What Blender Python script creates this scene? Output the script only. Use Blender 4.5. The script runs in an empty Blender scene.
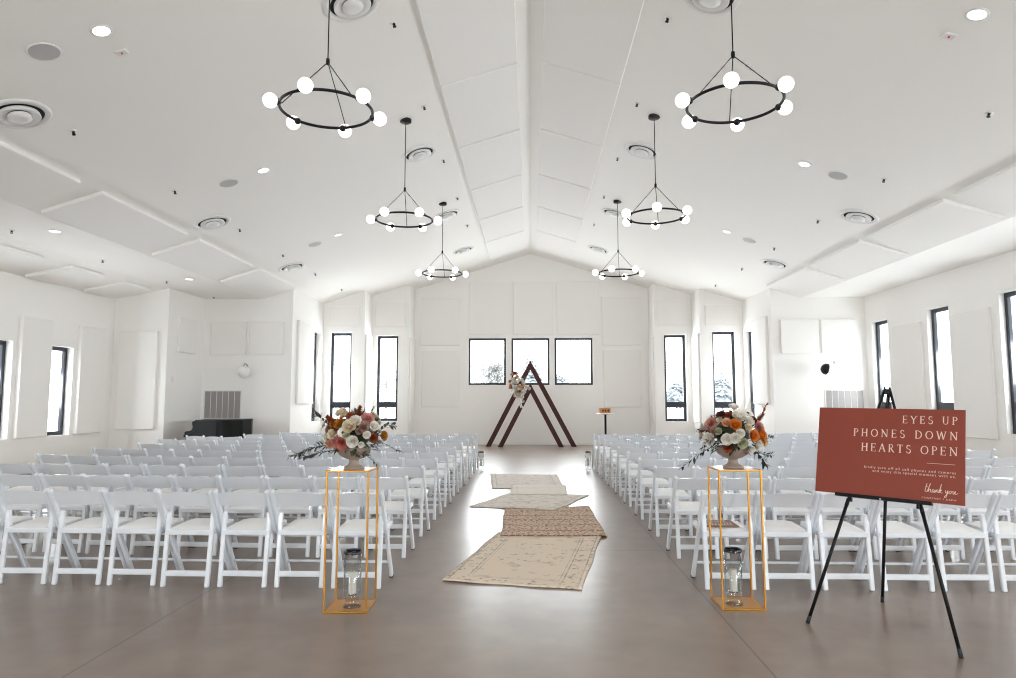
import bpy, math, random
from mathutils import Vector, Matrix, Euler
R = random.Random(7)
S = bpy.context.scene
COL = S.collection
PI = math.pi

# ------------------------------------------------------------------ view
S.view_settings.view_transform = 'Standard'
S.view_settings.look = 'None'
S.view_settings.gamma = 1.0
S.view_settings.use_curve_mapping = False
S.view_settings.exposure = 0.42
S.cycles.max_bounces = 16
S.cycles.diffuse_bounces = 12
S.cycles.glossy_bounces = 5
S.cycles.transmission_bounces = 6
S.cycles.transparent_max_bounces = 16
S.cycles.sample_clamp_indirect = 8.0
S.cycles.use_denoising = True
S.cycles.filter_width = 1.1
S.cycles.caustics_reflective = False
S.cycles.caustics_refractive = False

# ------------------------------------------------------------------ materials
def new_mat(name):
    m = bpy.data.materials.new(name); m.use_nodes = True
    nt = m.node_tree
    return m, nt, nt.nodes['Principled BSDF']

def mat(name, col, rough=.5, metal=0., spec=.5, bump=0., bscale=200., var=0., vscale=8., coat=0., emis=None, estr=0., sub=0., sheen=0.):
    m, nt, b = new_mat(name)
    b.inputs['Base Color'].default_value = (*col, 1)
    b.inputs['Roughness'].default_value = rough
    b.inputs['Metallic'].default_value = metal
    b.inputs['Specular IOR Level'].default_value = spec
    b.inputs['Coat Weight'].default_value = coat
    b.inputs['Sheen Weight'].default_value = sheen
    if emis:
        b.inputs['Emission Color'].default_value = (*emis, 1)
        b.inputs['Emission Strength'].default_value = estr
    if sub:
        b.inputs['Subsurface Weight'].default_value = sub
        b.inputs['Subsurface Radius'].default_value = (.01, .006, .004)
    if bump or var:
        tc = nt.nodes.new('ShaderNodeTexCoord')
    if bump:
        n = nt.nodes.new('ShaderNodeTexNoise'); n.inputs['Scale'].default_value = bscale
        n.inputs['Detail'].default_value = 3
        nt.links.new(tc.outputs['Object'], n.inputs['Vector'])
        bp = nt.nodes.new('ShaderNodeBump'); bp.inputs['Strength'].default_value = bump
        bp.inputs['Distance'].default_value = .004
        nt.links.new(n.outputs['Fac'], bp.inputs['Height'])
        nt.links.new(bp.outputs['Normal'], b.inputs['Normal'])
    if var:
        n = nt.nodes.new('ShaderNodeTexNoise'); n.inputs['Scale'].default_value = vscale
        n.inputs['Detail'].default_value = 5
        nt.links.new(tc.outputs['Object'], n.inputs['Vector'])
        mx = nt.nodes.new('ShaderNodeMix'); mx.data_type = 'RGBA'
        mx.inputs['A'].default_value = (*[c*(1-var) for c in col], 1)
        mx.inputs['B'].default_value = (*[min(1, c*(1+var)) for c in col], 1)
        nt.links.new(n.outputs['Fac'], mx.inputs['Factor'])
        nt.links.new(mx.outputs['Result'], b.inputs['Base Color'])
    return m

M = {}
M['wall'] = mat('wall_paint', (.90, .888, .868), .65, bump=.05, bscale=90)
M['ceil'] = mat('ceiling_paint', (.91, .898, .875), .7, bump=.05, bscale=90)
M['panel'] = mat('acoustic_fabric', (.875, .862, .84), .85, bump=.15, bscale=500)
M['cpanel'] = mat('ceiling_panel_fabric', (.90, .89, .875), .85, bump=.1, bscale=400)
M['frame'] = mat('window_frame_metal', (.008, .012, .022), .35)
M['chair'] = mat('white_resin', (.84, .875, .925), .30, coat=.2)
M['vinyl'] = mat('white_vinyl', (.91, .91, .915), .42, bump=.05, bscale=150)
M['rubber'] = mat('dark_rubber', (.03, .03, .035), .7)
M['gold'] = mat('gold_metal', (.50, .235, .045), .4, metal=1.0)
M['goldplate'] = mat('gold_plate', (.60, .29, .07), .36, metal=.6)
M['mirror'] = mat('white_top', (.86, .85, .83), .12)
M['black'] = mat('black_metal', (.008, .008, .009), .45, spec=.25)
M['blackwood'] = mat('black_lacquer', (.003, .003, .0035), .28, spec=.16)
M['globe'] = mat('opal_glass_lit', (.9, .9, .88), .25, emis=(1, .96, .90), estr=2.2)
M['lamp'] = mat('downlight_lit', (.9, .9, .9), .4, emis=(1, .97, .93), estr=5)
M['dimlamp'] = mat('downlight_dim', (.9, .9, .9), .4, emis=(1, .97, .93), estr=1.0)
M['wplastic'] = mat('white_plastic', (.80, .80, .79), .4)
M['speaker'] = mat('speaker_grille', (.50, .50, .50), .6)
M['grey'] = mat('grey_louvre', (.36, .34, .33), .5)
M['darkvoid'] = mat('duct_shade', (.01, .01, .01), .9)
M['red'] = mat('red_lens', (.7, .04, .03), .4)
M['wood'] = mat('dark_stained_wood', (.055, .016, .011), .55, spec=.3, bump=.1, bscale=60, var=.35, vscale=14)
M['lightwood'] = mat('orange_wood', (.42, .17, .045), .5, var=.3, vscale=25)
M['stone'] = mat('taupe_stoneware', (.37, .285, .235), .6, bump=.15, bscale=120, var=.1, vscale=20)
M['candle'] = mat('ivory_wax', (.93, .86, .76), .5, sub=.15)
M['wick'] = mat('wick', (.03, .02, .02), .9)
M['chrome'] = mat('chrome', (.75, .75, .77), .08, metal=1)
M['darkchrome'] = mat('dark_chrome', (.06, .06, .07), .15, metal=1)
M['sign'] = mat('terracotta_acrylic', (.29, .058, .036), .38, spec=.3, var=.06, vscale=3)
M['blush'] = mat('blush_ink', (.90, .70, .60), .5)
M['card'] = mat('kraft_card', (.24, .12, .075), .6)
M['cardwhite'] = mat('white_ink', (.85, .83, .8), .6)
M['tabletop'] = mat('white_laminate', (.85, .84, .82), .3)
M['ivory'] = mat('piano_keys_ivory', (.8, .78, .72), .3)
M['leaf'] = mat('dark_green_leaf', (.035, .065, .03), .5, var=.4, vscale=40)
M['leafgrey'] = mat('blue_grey_leaf', (.07, .085, .08), .55, var=.3, vscale=40)
M['leafblack'] = mat('near_black_leaf', (.012, .018, .02), .5)
M['stem'] = mat('stem', (.05, .05, .025), .7)
M['pw'] = mat('white_petal', (.86, .83, .77), .6)
M['pc'] = mat('cream_petal', (.80, .70, .54), .6)
M['pp'] = mat('pink_petal', (.60, .27, .23), .6, var=.2, vscale=30)
M['pk'] = mat('coral_petal', (.50, .13, .10), .6, var=.2, vscale=30)
M['pm'] = mat('mauve_petal', (.42, .26, .21), .6, var=.2, vscale=30)
M['po'] = mat('orange_petal', (.75, .27, .04), .6, var=.15, vscale=30)
M['pa'] = mat('amber_petal', (.55, .24, .03), .6, var=.2, vscale=30)
M['pe'] = mat('peach_petal', (.78, .46, .28), .6)
M['pr'] = mat('rust_petal', (.34, .075, .025), .65, var=.3, vscale=30)
M['pb'] = mat('burgundy_petal', (.11, .018, .015), .65, var=.3, vscale=30)
M['pg'] = mat('green_cream_petal', (.55, .55, .38), .6)
M['centre'] = mat('flower_centre', (.05, .04, .015), .8)
M['ribbon'] = mat('white_ribbon', (.86, .85, .83), .6)
M['bark'] = mat('tree_bark', (.30, .28, .27), .9)
M['needles'] = mat('conifer_needles', (.26, .28, .30), .9)
M['twigs'] = mat('bare_foliage', (.30, .30, .29), .9)
M['snow'] = mat('pale_ground', (.62, .62, .62), .9, var=.1, vscale=.3)

def glass_mat(name, tint=(1, 1, 1), ior=1.45, boost=1.0):
    m = bpy.data.materials.new(name); m.use_nodes = True
    nt = m.node_tree; nt.nodes.clear()
    out = nt.nodes.new('ShaderNodeOutputMaterial')
    tr = nt.nodes.new('ShaderNodeBsdfTransparent'); tr.inputs['Color'].default_value = (*tint, 1)
    gl = nt.nodes.new('ShaderNodeBsdfGlossy'); gl.inputs['Roughness'].default_value = .03
    fr = nt.nodes.new('ShaderNodeLayerWeight'); fr.inputs['Blend'].default_value = .5
    pw = nt.nodes.new('ShaderNodeMath'); pw.operation = 'POWER'; pw.inputs[1].default_value = 5
    mu = nt.nodes.new('ShaderNodeMath'); mu.operation = 'MULTIPLY_ADD'; mu.inputs[1].default_value = .9*boost; mu.inputs[2].default_value = .04*boost; mu.use_clamp = True
    nt.links.new(fr.outputs['Facing'], pw.inputs[0])
    mx = nt.nodes.new('ShaderNodeMixShader')
    nt.links.new(pw.outputs[0], mu.inputs[0]); nt.links.new(mu.outputs[0], mx.inputs[0])
    nt.links.new(tr.outputs[0], mx.inputs[1]); nt.links.new(gl.outputs[0], mx.inputs[2])
    nt.links.new(mx.outputs[0], out.inputs['Surface'])
    return m
M['pane'] = glass_mat('window_glass', (.97, .985, .98), 1.45)
M['glass'] = glass_mat('clear_glass', (.95, .965, .97), 1.5, 2.2)

def floor_mat():
    m, nt, b = new_mat('polished_concrete')
    N, L = nt.nodes, nt.links
    tc = N.new('ShaderNodeTexCoord')
    n1 = N.new('ShaderNodeTexNoise'); n1.inputs['Scale'].default_value = .9; n1.inputs['Detail'].default_value = 3.5; n1.inputs['Roughness'].default_value = .6
    n2 = N.new('ShaderNodeTexNoise'); n2.inputs['Scale'].default_value = 5; n2.inputs['Detail'].default_value = 2
    L.new(tc.outputs['Object'], n1.inputs['Vector']); L.new(tc.outputs['Object'], n2.inputs['Vector'])
    cr = N.new('ShaderNodeValToRGB')
    cr.color_ramp.elements[0].position = .32; cr.color_ramp.elements[0].color = (.185, .131, .098, 1)
    cr.color_ramp.elements[1].position = .70; cr.color_ramp.elements[1].color = (.265, .196, .150, 1)
    L.new(n1.outputs['Fac'], cr.inputs['Fac'])
    mx = N.new('ShaderNodeMix'); mx.data_type = 'RGBA'; mx.blend_type = 'OVERLAY'; mx.inputs['Factor'].default_value = .22
    L.new(cr.outputs['Color'], mx.inputs['A']); L.new(n2.outputs['Fac'], mx.inputs['B'])
    # saw-cut joints, 3.8 m apart both ways
    sp = N.new('ShaderNodeSeparateXYZ'); L.new(tc.outputs['Object'], sp.inputs[0])
    def joint(sock, off):
        a = N.new('ShaderNodeMath'); a.operation = 'ADD'; a.inputs[1].default_value = off; L.new(sock, a.inputs[0])
        p = N.new('ShaderNodeMath'); p.operation = 'PINGPONG'; p.inputs[1].default_value = 1.9; L.new(a.outputs[0], p.inputs[0])
        c = N.new('ShaderNodeMath'); c.operation = 'LESS_THAN'; c.inputs[1].default_value = .006; L.new(p.outputs[0], c.inputs[0])
        return c.outputs[0]
    j1 = joint(sp.outputs[0], 38 - 1.3); j2 = joint(sp.outputs[1], 38 - 3.1)
    mm = N.new('ShaderNodeMath'); mm.operation = 'MAXIMUM'; L.new(j1, mm.inputs[0]); L.new(j2, mm.inputs[1])
    m2 = N.new('ShaderNodeMix'); m2.data_type = 'RGBA'; m2.inputs['B'].default_value = (.08, .07, .06, 1)
    L.new(mm.outputs[0], m2.inputs['Factor']); L.new(mx.outputs['Result'], m2.inputs['A'])
    L.new(m2.outputs['Result'], b.inputs['Base Color'])
    b.inputs['Roughness'].default_value = .278
    b.inputs['Specular IOR Level'].default_value = .85
    return m
M['floor'] = floor_mat()

def rug_mat(name, base, dark, kind):
    """woven rug, pattern laid out in the rug's own UVs (metres)"""
    m, nt, b = new_mat(name)
    N, L = nt.nodes, nt.links
    uv = N.new('ShaderNodeUVMap')
    col = N.new('ShaderNodeMix'); col.data_type = 'RGBA'
    col.inputs['A'].default_value = (*base, 1); col.inputs['B'].default_value = (*dark, 1)
    n = N.new('ShaderNodeTexNoise'); n.inputs['Detail'].default_value = 6; L.new(uv.outputs[0], n.inputs['Vector'])
    fac = None
    def math_(op, a, bv=None, clamp=False):
        k = N.new('ShaderNodeMath'); k.operation = op; k.use_clamp = clamp
        for i, v in enumerate((a, bv)):
            if v is None: continue
            if isinstance(v, (int, float)): k.inputs[i].default_value = v
            else: L.new(v, k.inputs[i])
        return k.outputs[0]
    sp = N.new('ShaderNodeSeparateXYZ'); L.new(uv.outputs[0], sp.inputs[0])
    if kind == 'oriental':
        n.inputs['Scale'].default_value = 7
        # border bands from the distance to the edge (uv z/w not needed: width 1.14, length 2.1)
        dx = math_('MINIMUM', sp.outputs[0], math_('SUBTRACT', 1.14, sp.outputs[0]))
        dy = math_('MINIMUM', sp.outputs[1], math_('SUBTRACT', 2.10, sp.outputs[1]))
        d = math_('MINIMUM', dx, dy)
        def line(at, w): return math_('LESS_THAN', math_('ABSOLUTE', math_('SUBTRACT', d, at)), w)
        lines = math_('MAXIMUM', math_('MAXIMUM', line(.035, .006), line(.17, .006)), line(.20, .003))
        v = N.new('ShaderNodeTexVoronoi'); v.inputs['Scale'].default_value = 16; L.new(uv.outputs[0], v.inputs['Vector'])
        motif = math_('LESS_THAN', v.outputs['Distance'], .30)
        inb = math_('LESS_THAN', d, .16)
        # medallion: rings round the centre
        cx = math_('SUBTRACT', sp.outputs[0], .57); cy = math_('MULTIPLY', math_('SUBTRACT', sp.outputs[1], 1.1), .62)
        rr = math_('SQRT', math_('ADD', math_('MULTIPLY', cx, cx), math_('MULTIPLY', cy, cy)))
        ring = math_('LESS_THAN', math_('PINGPONG', math_('ADD', rr, math_('MULTIPLY', n.outputs['Fac'], .12)), .06), .03)
        near = math_('LESS_THAN', rr, .33)
        worn = math_('GREATER_THAN', n.outputs['Fac'], .50)
        f = math_('MULTIPLY', math_('MAXIMUM', lines, math_('MULTIPLY', motif, inb)), .65)
        f = math_('MAXIMUM', f, math_('MULTIPLY', math_('MULTIPLY', math_('MULTIPLY', ring, near), motif), .55))
        f = math_('MULTIPLY', f, math_('ADD', math_('MULTIPLY', worn, .55), .45))
        fac = math_('MAXIMUM', f, math_('MULTIPLY', math_('GREATER_THAN', n.outputs['Fac'], .60), .22))
    elif kind == 'flecked':
        v = N.new('ShaderNodeTexVoronoi'); v.inputs['Scale'].default_value = 30
        mp = N.new('ShaderNodeMapping'); mp.inputs['Scale'].default_value = (1, .8, 1); L.new(uv.outputs[0], mp.inputs[0]); L.new(mp.outputs[0], v.inputs['Vector'])
        n.inputs['Scale'].default_value = 28
        flecks = math_('GREATER_THAN', n.outputs['Fac'], .54)
        rows = math_('LESS_THAN', math_('PINGPONG', sp.outputs[1], .17), .022)
        fac = math_('MAXIMUM', math_('MULTIPLY', flecks, .75), math_('MULTIPLY', math_('MULTIPLY', rows, math_('GREATER_THAN', n.outputs['Fac'], .45)), .85))
    else:
        n.inputs['Scale'].default_value = 9
        e = math_('MINIMUM', math_('MINIMUM', sp.outputs[0], sp.outputs[1]), math_('SUBTRACT', 1.19, sp.outputs[0]))
        ln = math_('LESS_THAN', math_('ABSOLUTE', math_('SUBTRACT', e, .09)), .008)
        fac = math_('MAXIMUM', math_('MULTIPLY', ln, .5), math_('MULTIPLY', math_('GREATER_THAN', n.outputs['Fac'], .55), .35 if kind == 'faded' else .12))
    L.new(fac, col.inputs['Factor']); L.new(col.outputs['Result'], b.inputs['Base Color'])
    b.inputs['Roughness'].default_value = .95; b.inputs['Specular IOR Level'].default_value = .1
    w = N.new('ShaderNodeTexNoise'); w.inputs['Scale'].default_value = 160; L.new(uv.outputs[0], w.inputs['Vector'])
    bp = N.new('ShaderNodeBump'); bp.inputs['Strength'].default_value = .4; bp.inputs['Distance'].default_value = .004
    L.new(w.outputs['Fac'], bp.inputs['Height']); L.new(bp.outputs['Normal'], b.inputs['Normal'])
    return m

# ------------------------------------------------------------------ mesh builder
class MB:
    def __init__(s): s.v = []; s.f = []; s.mi = []; s.sm = []
    def add(s, vs, fs, mi=0, smooth=False):
        o = len(s.v); s.v += [tuple(v) for v in vs]
        for f in fs: s.f.append([i+o for i in f]); s.mi.append(mi); s.sm.append(smooth)
        return s
    def box(s, x0, x1, y0, y1, z0, z1, mi=0, mtx=None):
        vs = [Vector(p) for p in ((x0,y0,z0),(x1,y0,z0),(x1,y1,z0),(x0,y1,z0),(x0,y0,z1),(x1,y0,z1),(x1,y1,z1),(x0,y1,z1))]
        if mtx: vs = [mtx @ v for v in vs]
        return s.add(vs, [(0,3,2,1),(4,5,6,7),(0,1,5,4),(1,2,6,5),(2,3,7,6),(3,0,4,7)], mi)
    def bbox(s, x0, x1, y0, y1, z0, z1, b=.004, mi=0, mtx=None):
        """box with chamfered edges"""
        b = min(b, (x1-x0)*.45, (y1-y0)*.45, (z1-z0)*.45)
        X, Y, Z = (x0, x1), (y0, y1), (z0, z1); vs = []; idx = {}
        for i in (0,1):
            for j in (0,1):
                for k in (0,1):
                    sx, sy, sz = (1,-1)[i], (1,-1)[j], (1,-1)[k]
                    for a in range(3):
                        p = [X[i]+sx*b, Y[j]+sy*b, Z[k]+sz*b]; p[a] = (X[i],Y[j],Z[k])[a]
                        idx[i,j,k,a] = len(vs); vs.append(Vector(p))
        fs = []
        for i in (0,1):
            q = [idx[i,0,0,0], idx[i,1,0,0], idx[i,1,1,0], idx[i,0,1,0]]; fs.append(q if i else q[::-1])
            q = [idx[0,i,0,1], idx[0,i,1,1], idx[1,i,1,1], idx[1,i,0,1]]; fs.append(q if i else q[::-1])
            q = [idx[0,0,i,2], idx[1,0,i,2], idx[1,1,i,2], idx[0,1,i,2]]; fs.append(q if i else q[::-1])
        for i in (0,1):
            for j in (0,1):
                q = [idx[i,j,0,0], idx[i,j,1,0], idx[i,j,1,1], idx[i,j,0,1]]; fs.append(q if (i+j) % 2 else q[::-1])
                q = [idx[i,0,j,0], idx[i,1,j,0], idx[i,1,j,2], idx[i,0,j,2]]; fs.append(q[::-1] if (i+j) % 2 else q)
                q = [idx[0,i,j,1], idx[1,i,j,1], idx[1,i,j,2], idx[0,i,j,2]]; fs.append(q if (i+j) % 2 else q[::-1])
                for k in (0,1):
                    t = [idx[i,j,k,0], idx[i,j,k,1], idx[i,j,k,2]]; fs.append(t if (i+j+k) % 2 else t[::-1])
        if mtx: vs = [mtx @ v for v in vs]
        return s.add(vs, fs, mi)
    def beam(s, p0, p1, w, h, side=(1,0,0), b=.003, mi=0):
        """chamfered bar from p0 to p1: w along 'side', h across"""
        p0, p1 = Vector(p0), Vector(p1); d = (p1-p0); L = d.length; d.normalize()
        sd = Vector(side); sd = (sd - d*sd.dot(d)).normalized(); up = d.cross(sd)
        m = Matrix((( sd.x, up.x, d.x, p0.x),(sd.y, up.y, d.y, p0.y),(sd.z, up.z, d.z, p0.z),(0,0,0,1)))
        return s.bbox(-w/2, w/2, -h/2, h/2, 0, L, b, mi, m)
    def tube(s, pts, r, n=8, mi=0, cap=True, closed=False):
        pts = [Vector(p) for p in pts]; k = len(pts); rs = r if isinstance(r, (list, tuple)) else [r]*k
        vs = []; prev = None
        for i, p in enumerate(pts):
            a = pts[(i-1) % k] if closed or i else pts[i]; c = pts[(i+1) % k] if closed or i < k-1 else pts[i]
            t = (c-a).normalized()
            if prev is None:
                ref = Vector((0,0,1)) if abs(t.z) < .9 else Vector((1,0,0)); u = t.cross(ref).normalized()
            else: u = (prev - t*prev.dot(t)).normalized()
            prev = u; w = t.cross(u)
            vs += [p + (u*math.cos(2*PI*j/n) + w*math.sin(2*PI*j/n))*rs[i] for j in range(n)]
        fs = []
        for i in range(k if closed else k-1):
            for j in range(n):
                i2 = (i+1) % k
                fs.append((i*n+j, i*n+(j+1) % n, i2*n+(j+1) % n, i2*n+j))
        s.add(vs, fs, mi, True)
        if cap and not closed:
            s.f.append([len(s.v)-k*n+j for j in range(n)][::-1]); s.mi.append(mi); s.sm.append(False)
            s.f.append([len(s.v)-n+j for j in range(n)]); s.mi.append(mi); s.sm.append(False)
        return s
    def lathe(s, prof, n=32, mi=0, mtx=None, smooth=True):
        vs = []; fs = []
        for (r, z) in prof:
            vs += [Vector((r*math.cos(2*PI*j/n), r*math.sin(2*PI*j/n), z)) for j in range(n)]
        for i in range(len(prof)-1):
            for j in range(n): fs.append((i*n+j, i*n+(j+1) % n, (i+1)*n+(j+1) % n, (i+1)*n+j))
        if mtx: vs = [mtx @ v for v in vs]
        return s.add(vs, fs, mi, smooth)
    def disc(s, r, z, n=32, mi=0, mtx=None, up=True):
        vs = [Vector((r*math.cos(2*PI*j/n), r*math.sin(2*PI*j/n), z)) for j in range(n)]
        if mtx: vs = [mtx @ v for v in vs]
        return s.add(vs, [list(range(n)) if up else list(range(n))[::-1]], mi)
    def sphere(s, c, r, nu=16, nv=10, mi=0, sq=(1,1,1)):
        c = Vector(c); vs = []; fs = []
        for i in range(nv+1):
            t = PI*i/nv
            for j in range(nu):
                p = 2*PI*j/nu
                vs.append(c + Vector((r*sq[0]*math.sin(t)*math.cos(p), r*sq[1]*math.sin(t)*math.sin(p), r*sq[2]*math.cos(t))))
        for i in range(nv):
            for j in range(nu):
                fs.append((i*nu+j, (i+1)*nu+j, (i+1)*nu+(j+1) % nu, i*nu+(j+1) % nu))
        return s.add(vs, fs, mi, True)
    def poly(s, outline, z0, z1, mi=0):
        """vertical prism over a counter-clockwise outline"""
        n = len(outline)
        vs = [(x, y, z0) for x, y in outline] + [(x, y, z1) for x, y in outline]
        return s.add(vs, [list(range(n))[::-1], list(range(n, 2*n))] + [(i, (i+1) % n, n+(i+1) % n, n+i) for i in range(n)], mi)
    def mesh(s, name, mats, weld=False):
        me = bpy.data.meshes.new(name); me.from_pydata(s.v, [], s.f)
        for m in (mats if isinstance(mats, (list, tuple)) else [mats]): me.materials.append(M[m] if isinstance(m, str) else m)
        me.polygons.foreach_set('material_index', s.mi); me.polygons.foreach_set('use_smooth', s.sm)
        me.update(); return me
    def build(s, name, mats, parent=None, loc=(0,0,0), rot=(0,0,0)):
        return link(name, s.mesh(name, mats), parent, loc, rot)

def link(name, me, parent=None, loc=(0,0,0), rot=(0,0,0)):
    o = bpy.data.objects.new(name, me); COL.objects.link(o)
    o.location = loc; o.rotation_euler = rot
    if parent: o.parent = parent
    return o
def tag(o, label, cat, group=None):
    o['label'] = label; o['category'] = cat
    if group: o['group'] = group
    return o
def thing(name, label, cat, loc=(0,0,0), rot=(0,0,0), group=None):
    return tag(link(name, None, None, loc, rot), label, cat, group)
def struct(o): o['kind'] = 'structure'; return o
def dup(root, loc, rot, label, group=None):
    r = root.copy(); COL.objects.link(r); r.location = loc; r.rotation_euler = rot; r['label'] = label
    if group: r['group'] = group
    for ch in list(root.children):
        c = ch.copy(); COL.objects.link(c); c.parent = r
        for g in ch.children:
            d = g.copy(); COL.objects.link(d); d.parent = c
    return r
ORD = ['first','second','third','fourth','fifth','sixth','seventh','eighth','ninth','tenth','eleventh','twelfth','thirteenth','fourteenth']

# ------------------------------------------------------------------ room shell
RIDGE, SLOPE, FOLD, FLAT = 6.537, .31, 7.35, 4.2585
XL, XA, XR = -10.3, -8.95, 9.0            # outer left bay, left alcove side, right wall
YF, YA, YB, YC, YD, YE = -5.0, 16.4, 18.25, 21.0, 22.05, 23.15
YBR = 18.5
T = .25
def ceilz(x):
    a = abs(x)
    if a <= FOLD: return RIDGE - SLOPE*a
    if x > XA: return FLAT
    return FLAT - .2*(XA - x)

fl = MB().box(XL-T, XR+T, YF-T, YE+T, -.2, 0).build('floor', 'floor'); struct(fl)

prof = [XL-T, XA, -FOLD, 0, FOLD, XR+T]
cb = MB(); n = len(prof)
vs = [(x, y, ceilz(x)+dz) for y in (YF-T, YE+T) for dz in (0, .25) for x in prof]
fs = []
for i in range(n-1):
    fs.append((i, i+1, 2*n+i+1, 2*n+i))                # underside
    fs.append((n+i, 3*n+i, 3*n+i+1, n+i+1))            # top
    fs.append((i, n+i, n+i+1, i+1)); fs.append((2*n+i, 2*n+i+1, 3*n+i+1, 3*n+i))
fs += [(0, 2*n, 3*n, n), (n-1, 2*n-1, 4*n-1, 3*n-1)]
struct(cb.add(vs, fs).build('ceiling', 'ceil'))

WN = [0]
PORTALS = []
def wall(name, axis, c, out, a0, a1, holes=(), zt=None, thick=T):
    """a wall on the plane axis=c whose solid lies on the 'out' side; holes are (a0,a1,z0,z1)"""
    f = zt or (lambda a: 9)
    As = sorted({a0, a1, *[h[0] for h in holes], *[h[1] for h in holes], *([0.0] if axis == 'y' and a0 < 0 < a1 else []),
                 *([q for q in (-FOLD, FOLD, XA) if axis == 'y' and a0 < q < a1])})
    Zs = sorted({0.0, *[h[2] for h in holes], *[h[3] for h in holes]}) + [None]
    def solid(i, j):
        if not (0 <= i < len(As)-1 and 0 <= j < len(Zs)-1): return False
        am = (As[i]+As[i+1])/2
        for h in holes:
            if h[0] < am < h[1] and Zs[j+1] is not None and h[2]-1e-6 <= Zs[j] < h[3]-1e-6: return False
        return True
    def P(a, z, d):
        zz = f(a)+.1 if z is None else z
        return (c+out*d, a, zz) if axis == 'x' else (a, c+out*d, zz)
    b = MB()
    for i in range(len(As)-1):
        for j in range(len(Zs)-1):
            if not solid(i, j): continue
            A, B, z0, z1 = As[i], As[i+1], Zs[j], Zs[j+1]
            b.add([P(A,z0,0), P(B,z0,0), P(B,z1,0), P(A,z1,0)], [(0,1,2,3)])
            b.add([P(A,z0,thick), P(B,z0,thick), P(B,z1,thick), P(A,z1,thick)], [(3,2,1,0)])
            if not solid(i-1, j): b.add([P(A,z0,0), P(A,z1,0), P(A,z1,thick), P(A,z0,thick)], [(0,1,2,3)])
            if not solid(i+1, j): b.add([P(B,z0,0), P(B,z0,thick), P(B,z1,thick), P(B,z1,0)], [(0,1,2,3)])
            if not solid(i, j-1): b.add([P(A,z0,0), P(A,z0,thick), P(B,z0,thick), P(B,z0,0)], [(0,1,2,3)])
            if not solid(i, j+1): b.add([P(A,z1,0), P(B,z1,0), P(B,z1,thick), P(A,z1,thick)], [(0,1,2,3)])
    return struct(b.build(name, 'wall'))

def window(axis, c, out, a0, a1, z0, z1, rail=None, recess=.14, fw=.085, fd=.07, portal=True):
    WN[0] += 1
    w = struct(link('window_%d' % WN[0], None))
    if axis == 'x': w.location = (c+out*recess, (a0+a1)/2, z0)
    else: w.location = ((a0+a1)/2, c+out*recess, z0)
    hw, hh = (a1-a0)/2, z1-z0
    def bx(b, p0, p1, q0, q1, d0, d1):
        if axis == 'x': b.bbox(min(out*d0,out*d1), max(out*d0,out*d1), p0, p1, q0, q1, .004)
        else: b.bbox(p0, p1, min(out*d0,out*d1), max(out*d0,out*d1), q0, q1, .004)
    fr = MB()
    bx(fr, -hw, -hw+fw, 0, hh, 0, fd); bx(fr, hw-fw, hw, 0, hh, 0, fd)
    bx(fr, -hw+fw, hw-fw, 0, fw, 0, fd); bx(fr, -hw+fw, hw-fw, hh-fw, hh, 0, fd)
    fr.build('frame', 'frame', w)
    if rail:
        rb = MB(); bx(rb, -hw+fw, hw-fw, rail[0]-z0, rail[1]-z0, -.005, fd+.005); rb.build('mid_rail', 'frame', w)
    pn = MB(); bx(pn, -hw+fw*.8, hw-fw*.8, fw*.8, hh-fw*.8, fd*.45, fd*.45+.006)
    pn.build('pane', 'pane', w)
    if portal: PORTALS.append((axis, c+out*(T+.02), out, a0, a1, z0, z1))
    return w

# --- left bay, alcove and back steps
lw = [(14.2-1.8*k, 14.95-1.8*k) for k in range(0, 3)]
wall('wall_left', 'x', XL, -1, YF, YA, [(a, b, .72, 2.66) for a, b in lw], lambda a: ceilz(XL))
for a, b in lw: window('x', XL, -1, a, b, .72, 2.66)
wall('wall_left_bay_end', 'y', YA, 1, XL-T, XA, zt=ceilz)
wall('wall_left_alcove', 'x', XA, -1, YA+T, YB, zt=lambda a: ceilz(XA))
wall('wall_back_left_alcove', 'y', YB, 1, XA-T, -6.5, zt=ceilz)
RAIL = (1.25, 1.44)
SIDE = (20.05, 20.78)
wall('wall_left_stage', 'x', -6.5, -1, YB+T, YC, [(SIDE[0], SIDE[1], .86, 3.55)], lambda a: ceilz(6.5))
window('x', -6.5, -1, *SIDE, .86, 3.55, RAIL)
wall('wall_back_left_outer', 'y', YC, 1, -6.5-T, -5.2, [(-6.28, -5.6, .84, 3.6)], ceilz)
window('y', YC, 1, -6.28, -5.6, .84, 3.6, RAIL, recess=.17)
wall('wall_left_return', 'x', -5.2, -1, YC+T, YD, zt=lambda a: ceilz(5.2))
wall('wall_back_left_inner', 'y', YD, 1, -5.2-T, -4.0, [(-5.04, -4.34, .82, 3.6)], ceilz)
window('y', YD, 1, -5.04, -4.34, .82, 3.6, RAIL)
wall('wall_left_end_return', 'x', -4.0, -1, YD+T, YE, zt=lambda a: ceilz(4.0))
EW = [(-2.13, -.85), (-.66, .63), (.81, 2.10)]
wall('wall_back', 'y', YE, 1, -4.0-T, 4.0+T, [(a, b, 2.01, 3.61) for a, b in EW], ceilz)
for a, b in EW: window('y', YE, 1, a, b, 2.01, 3.61, fw=.07, recess=.06)
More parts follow.
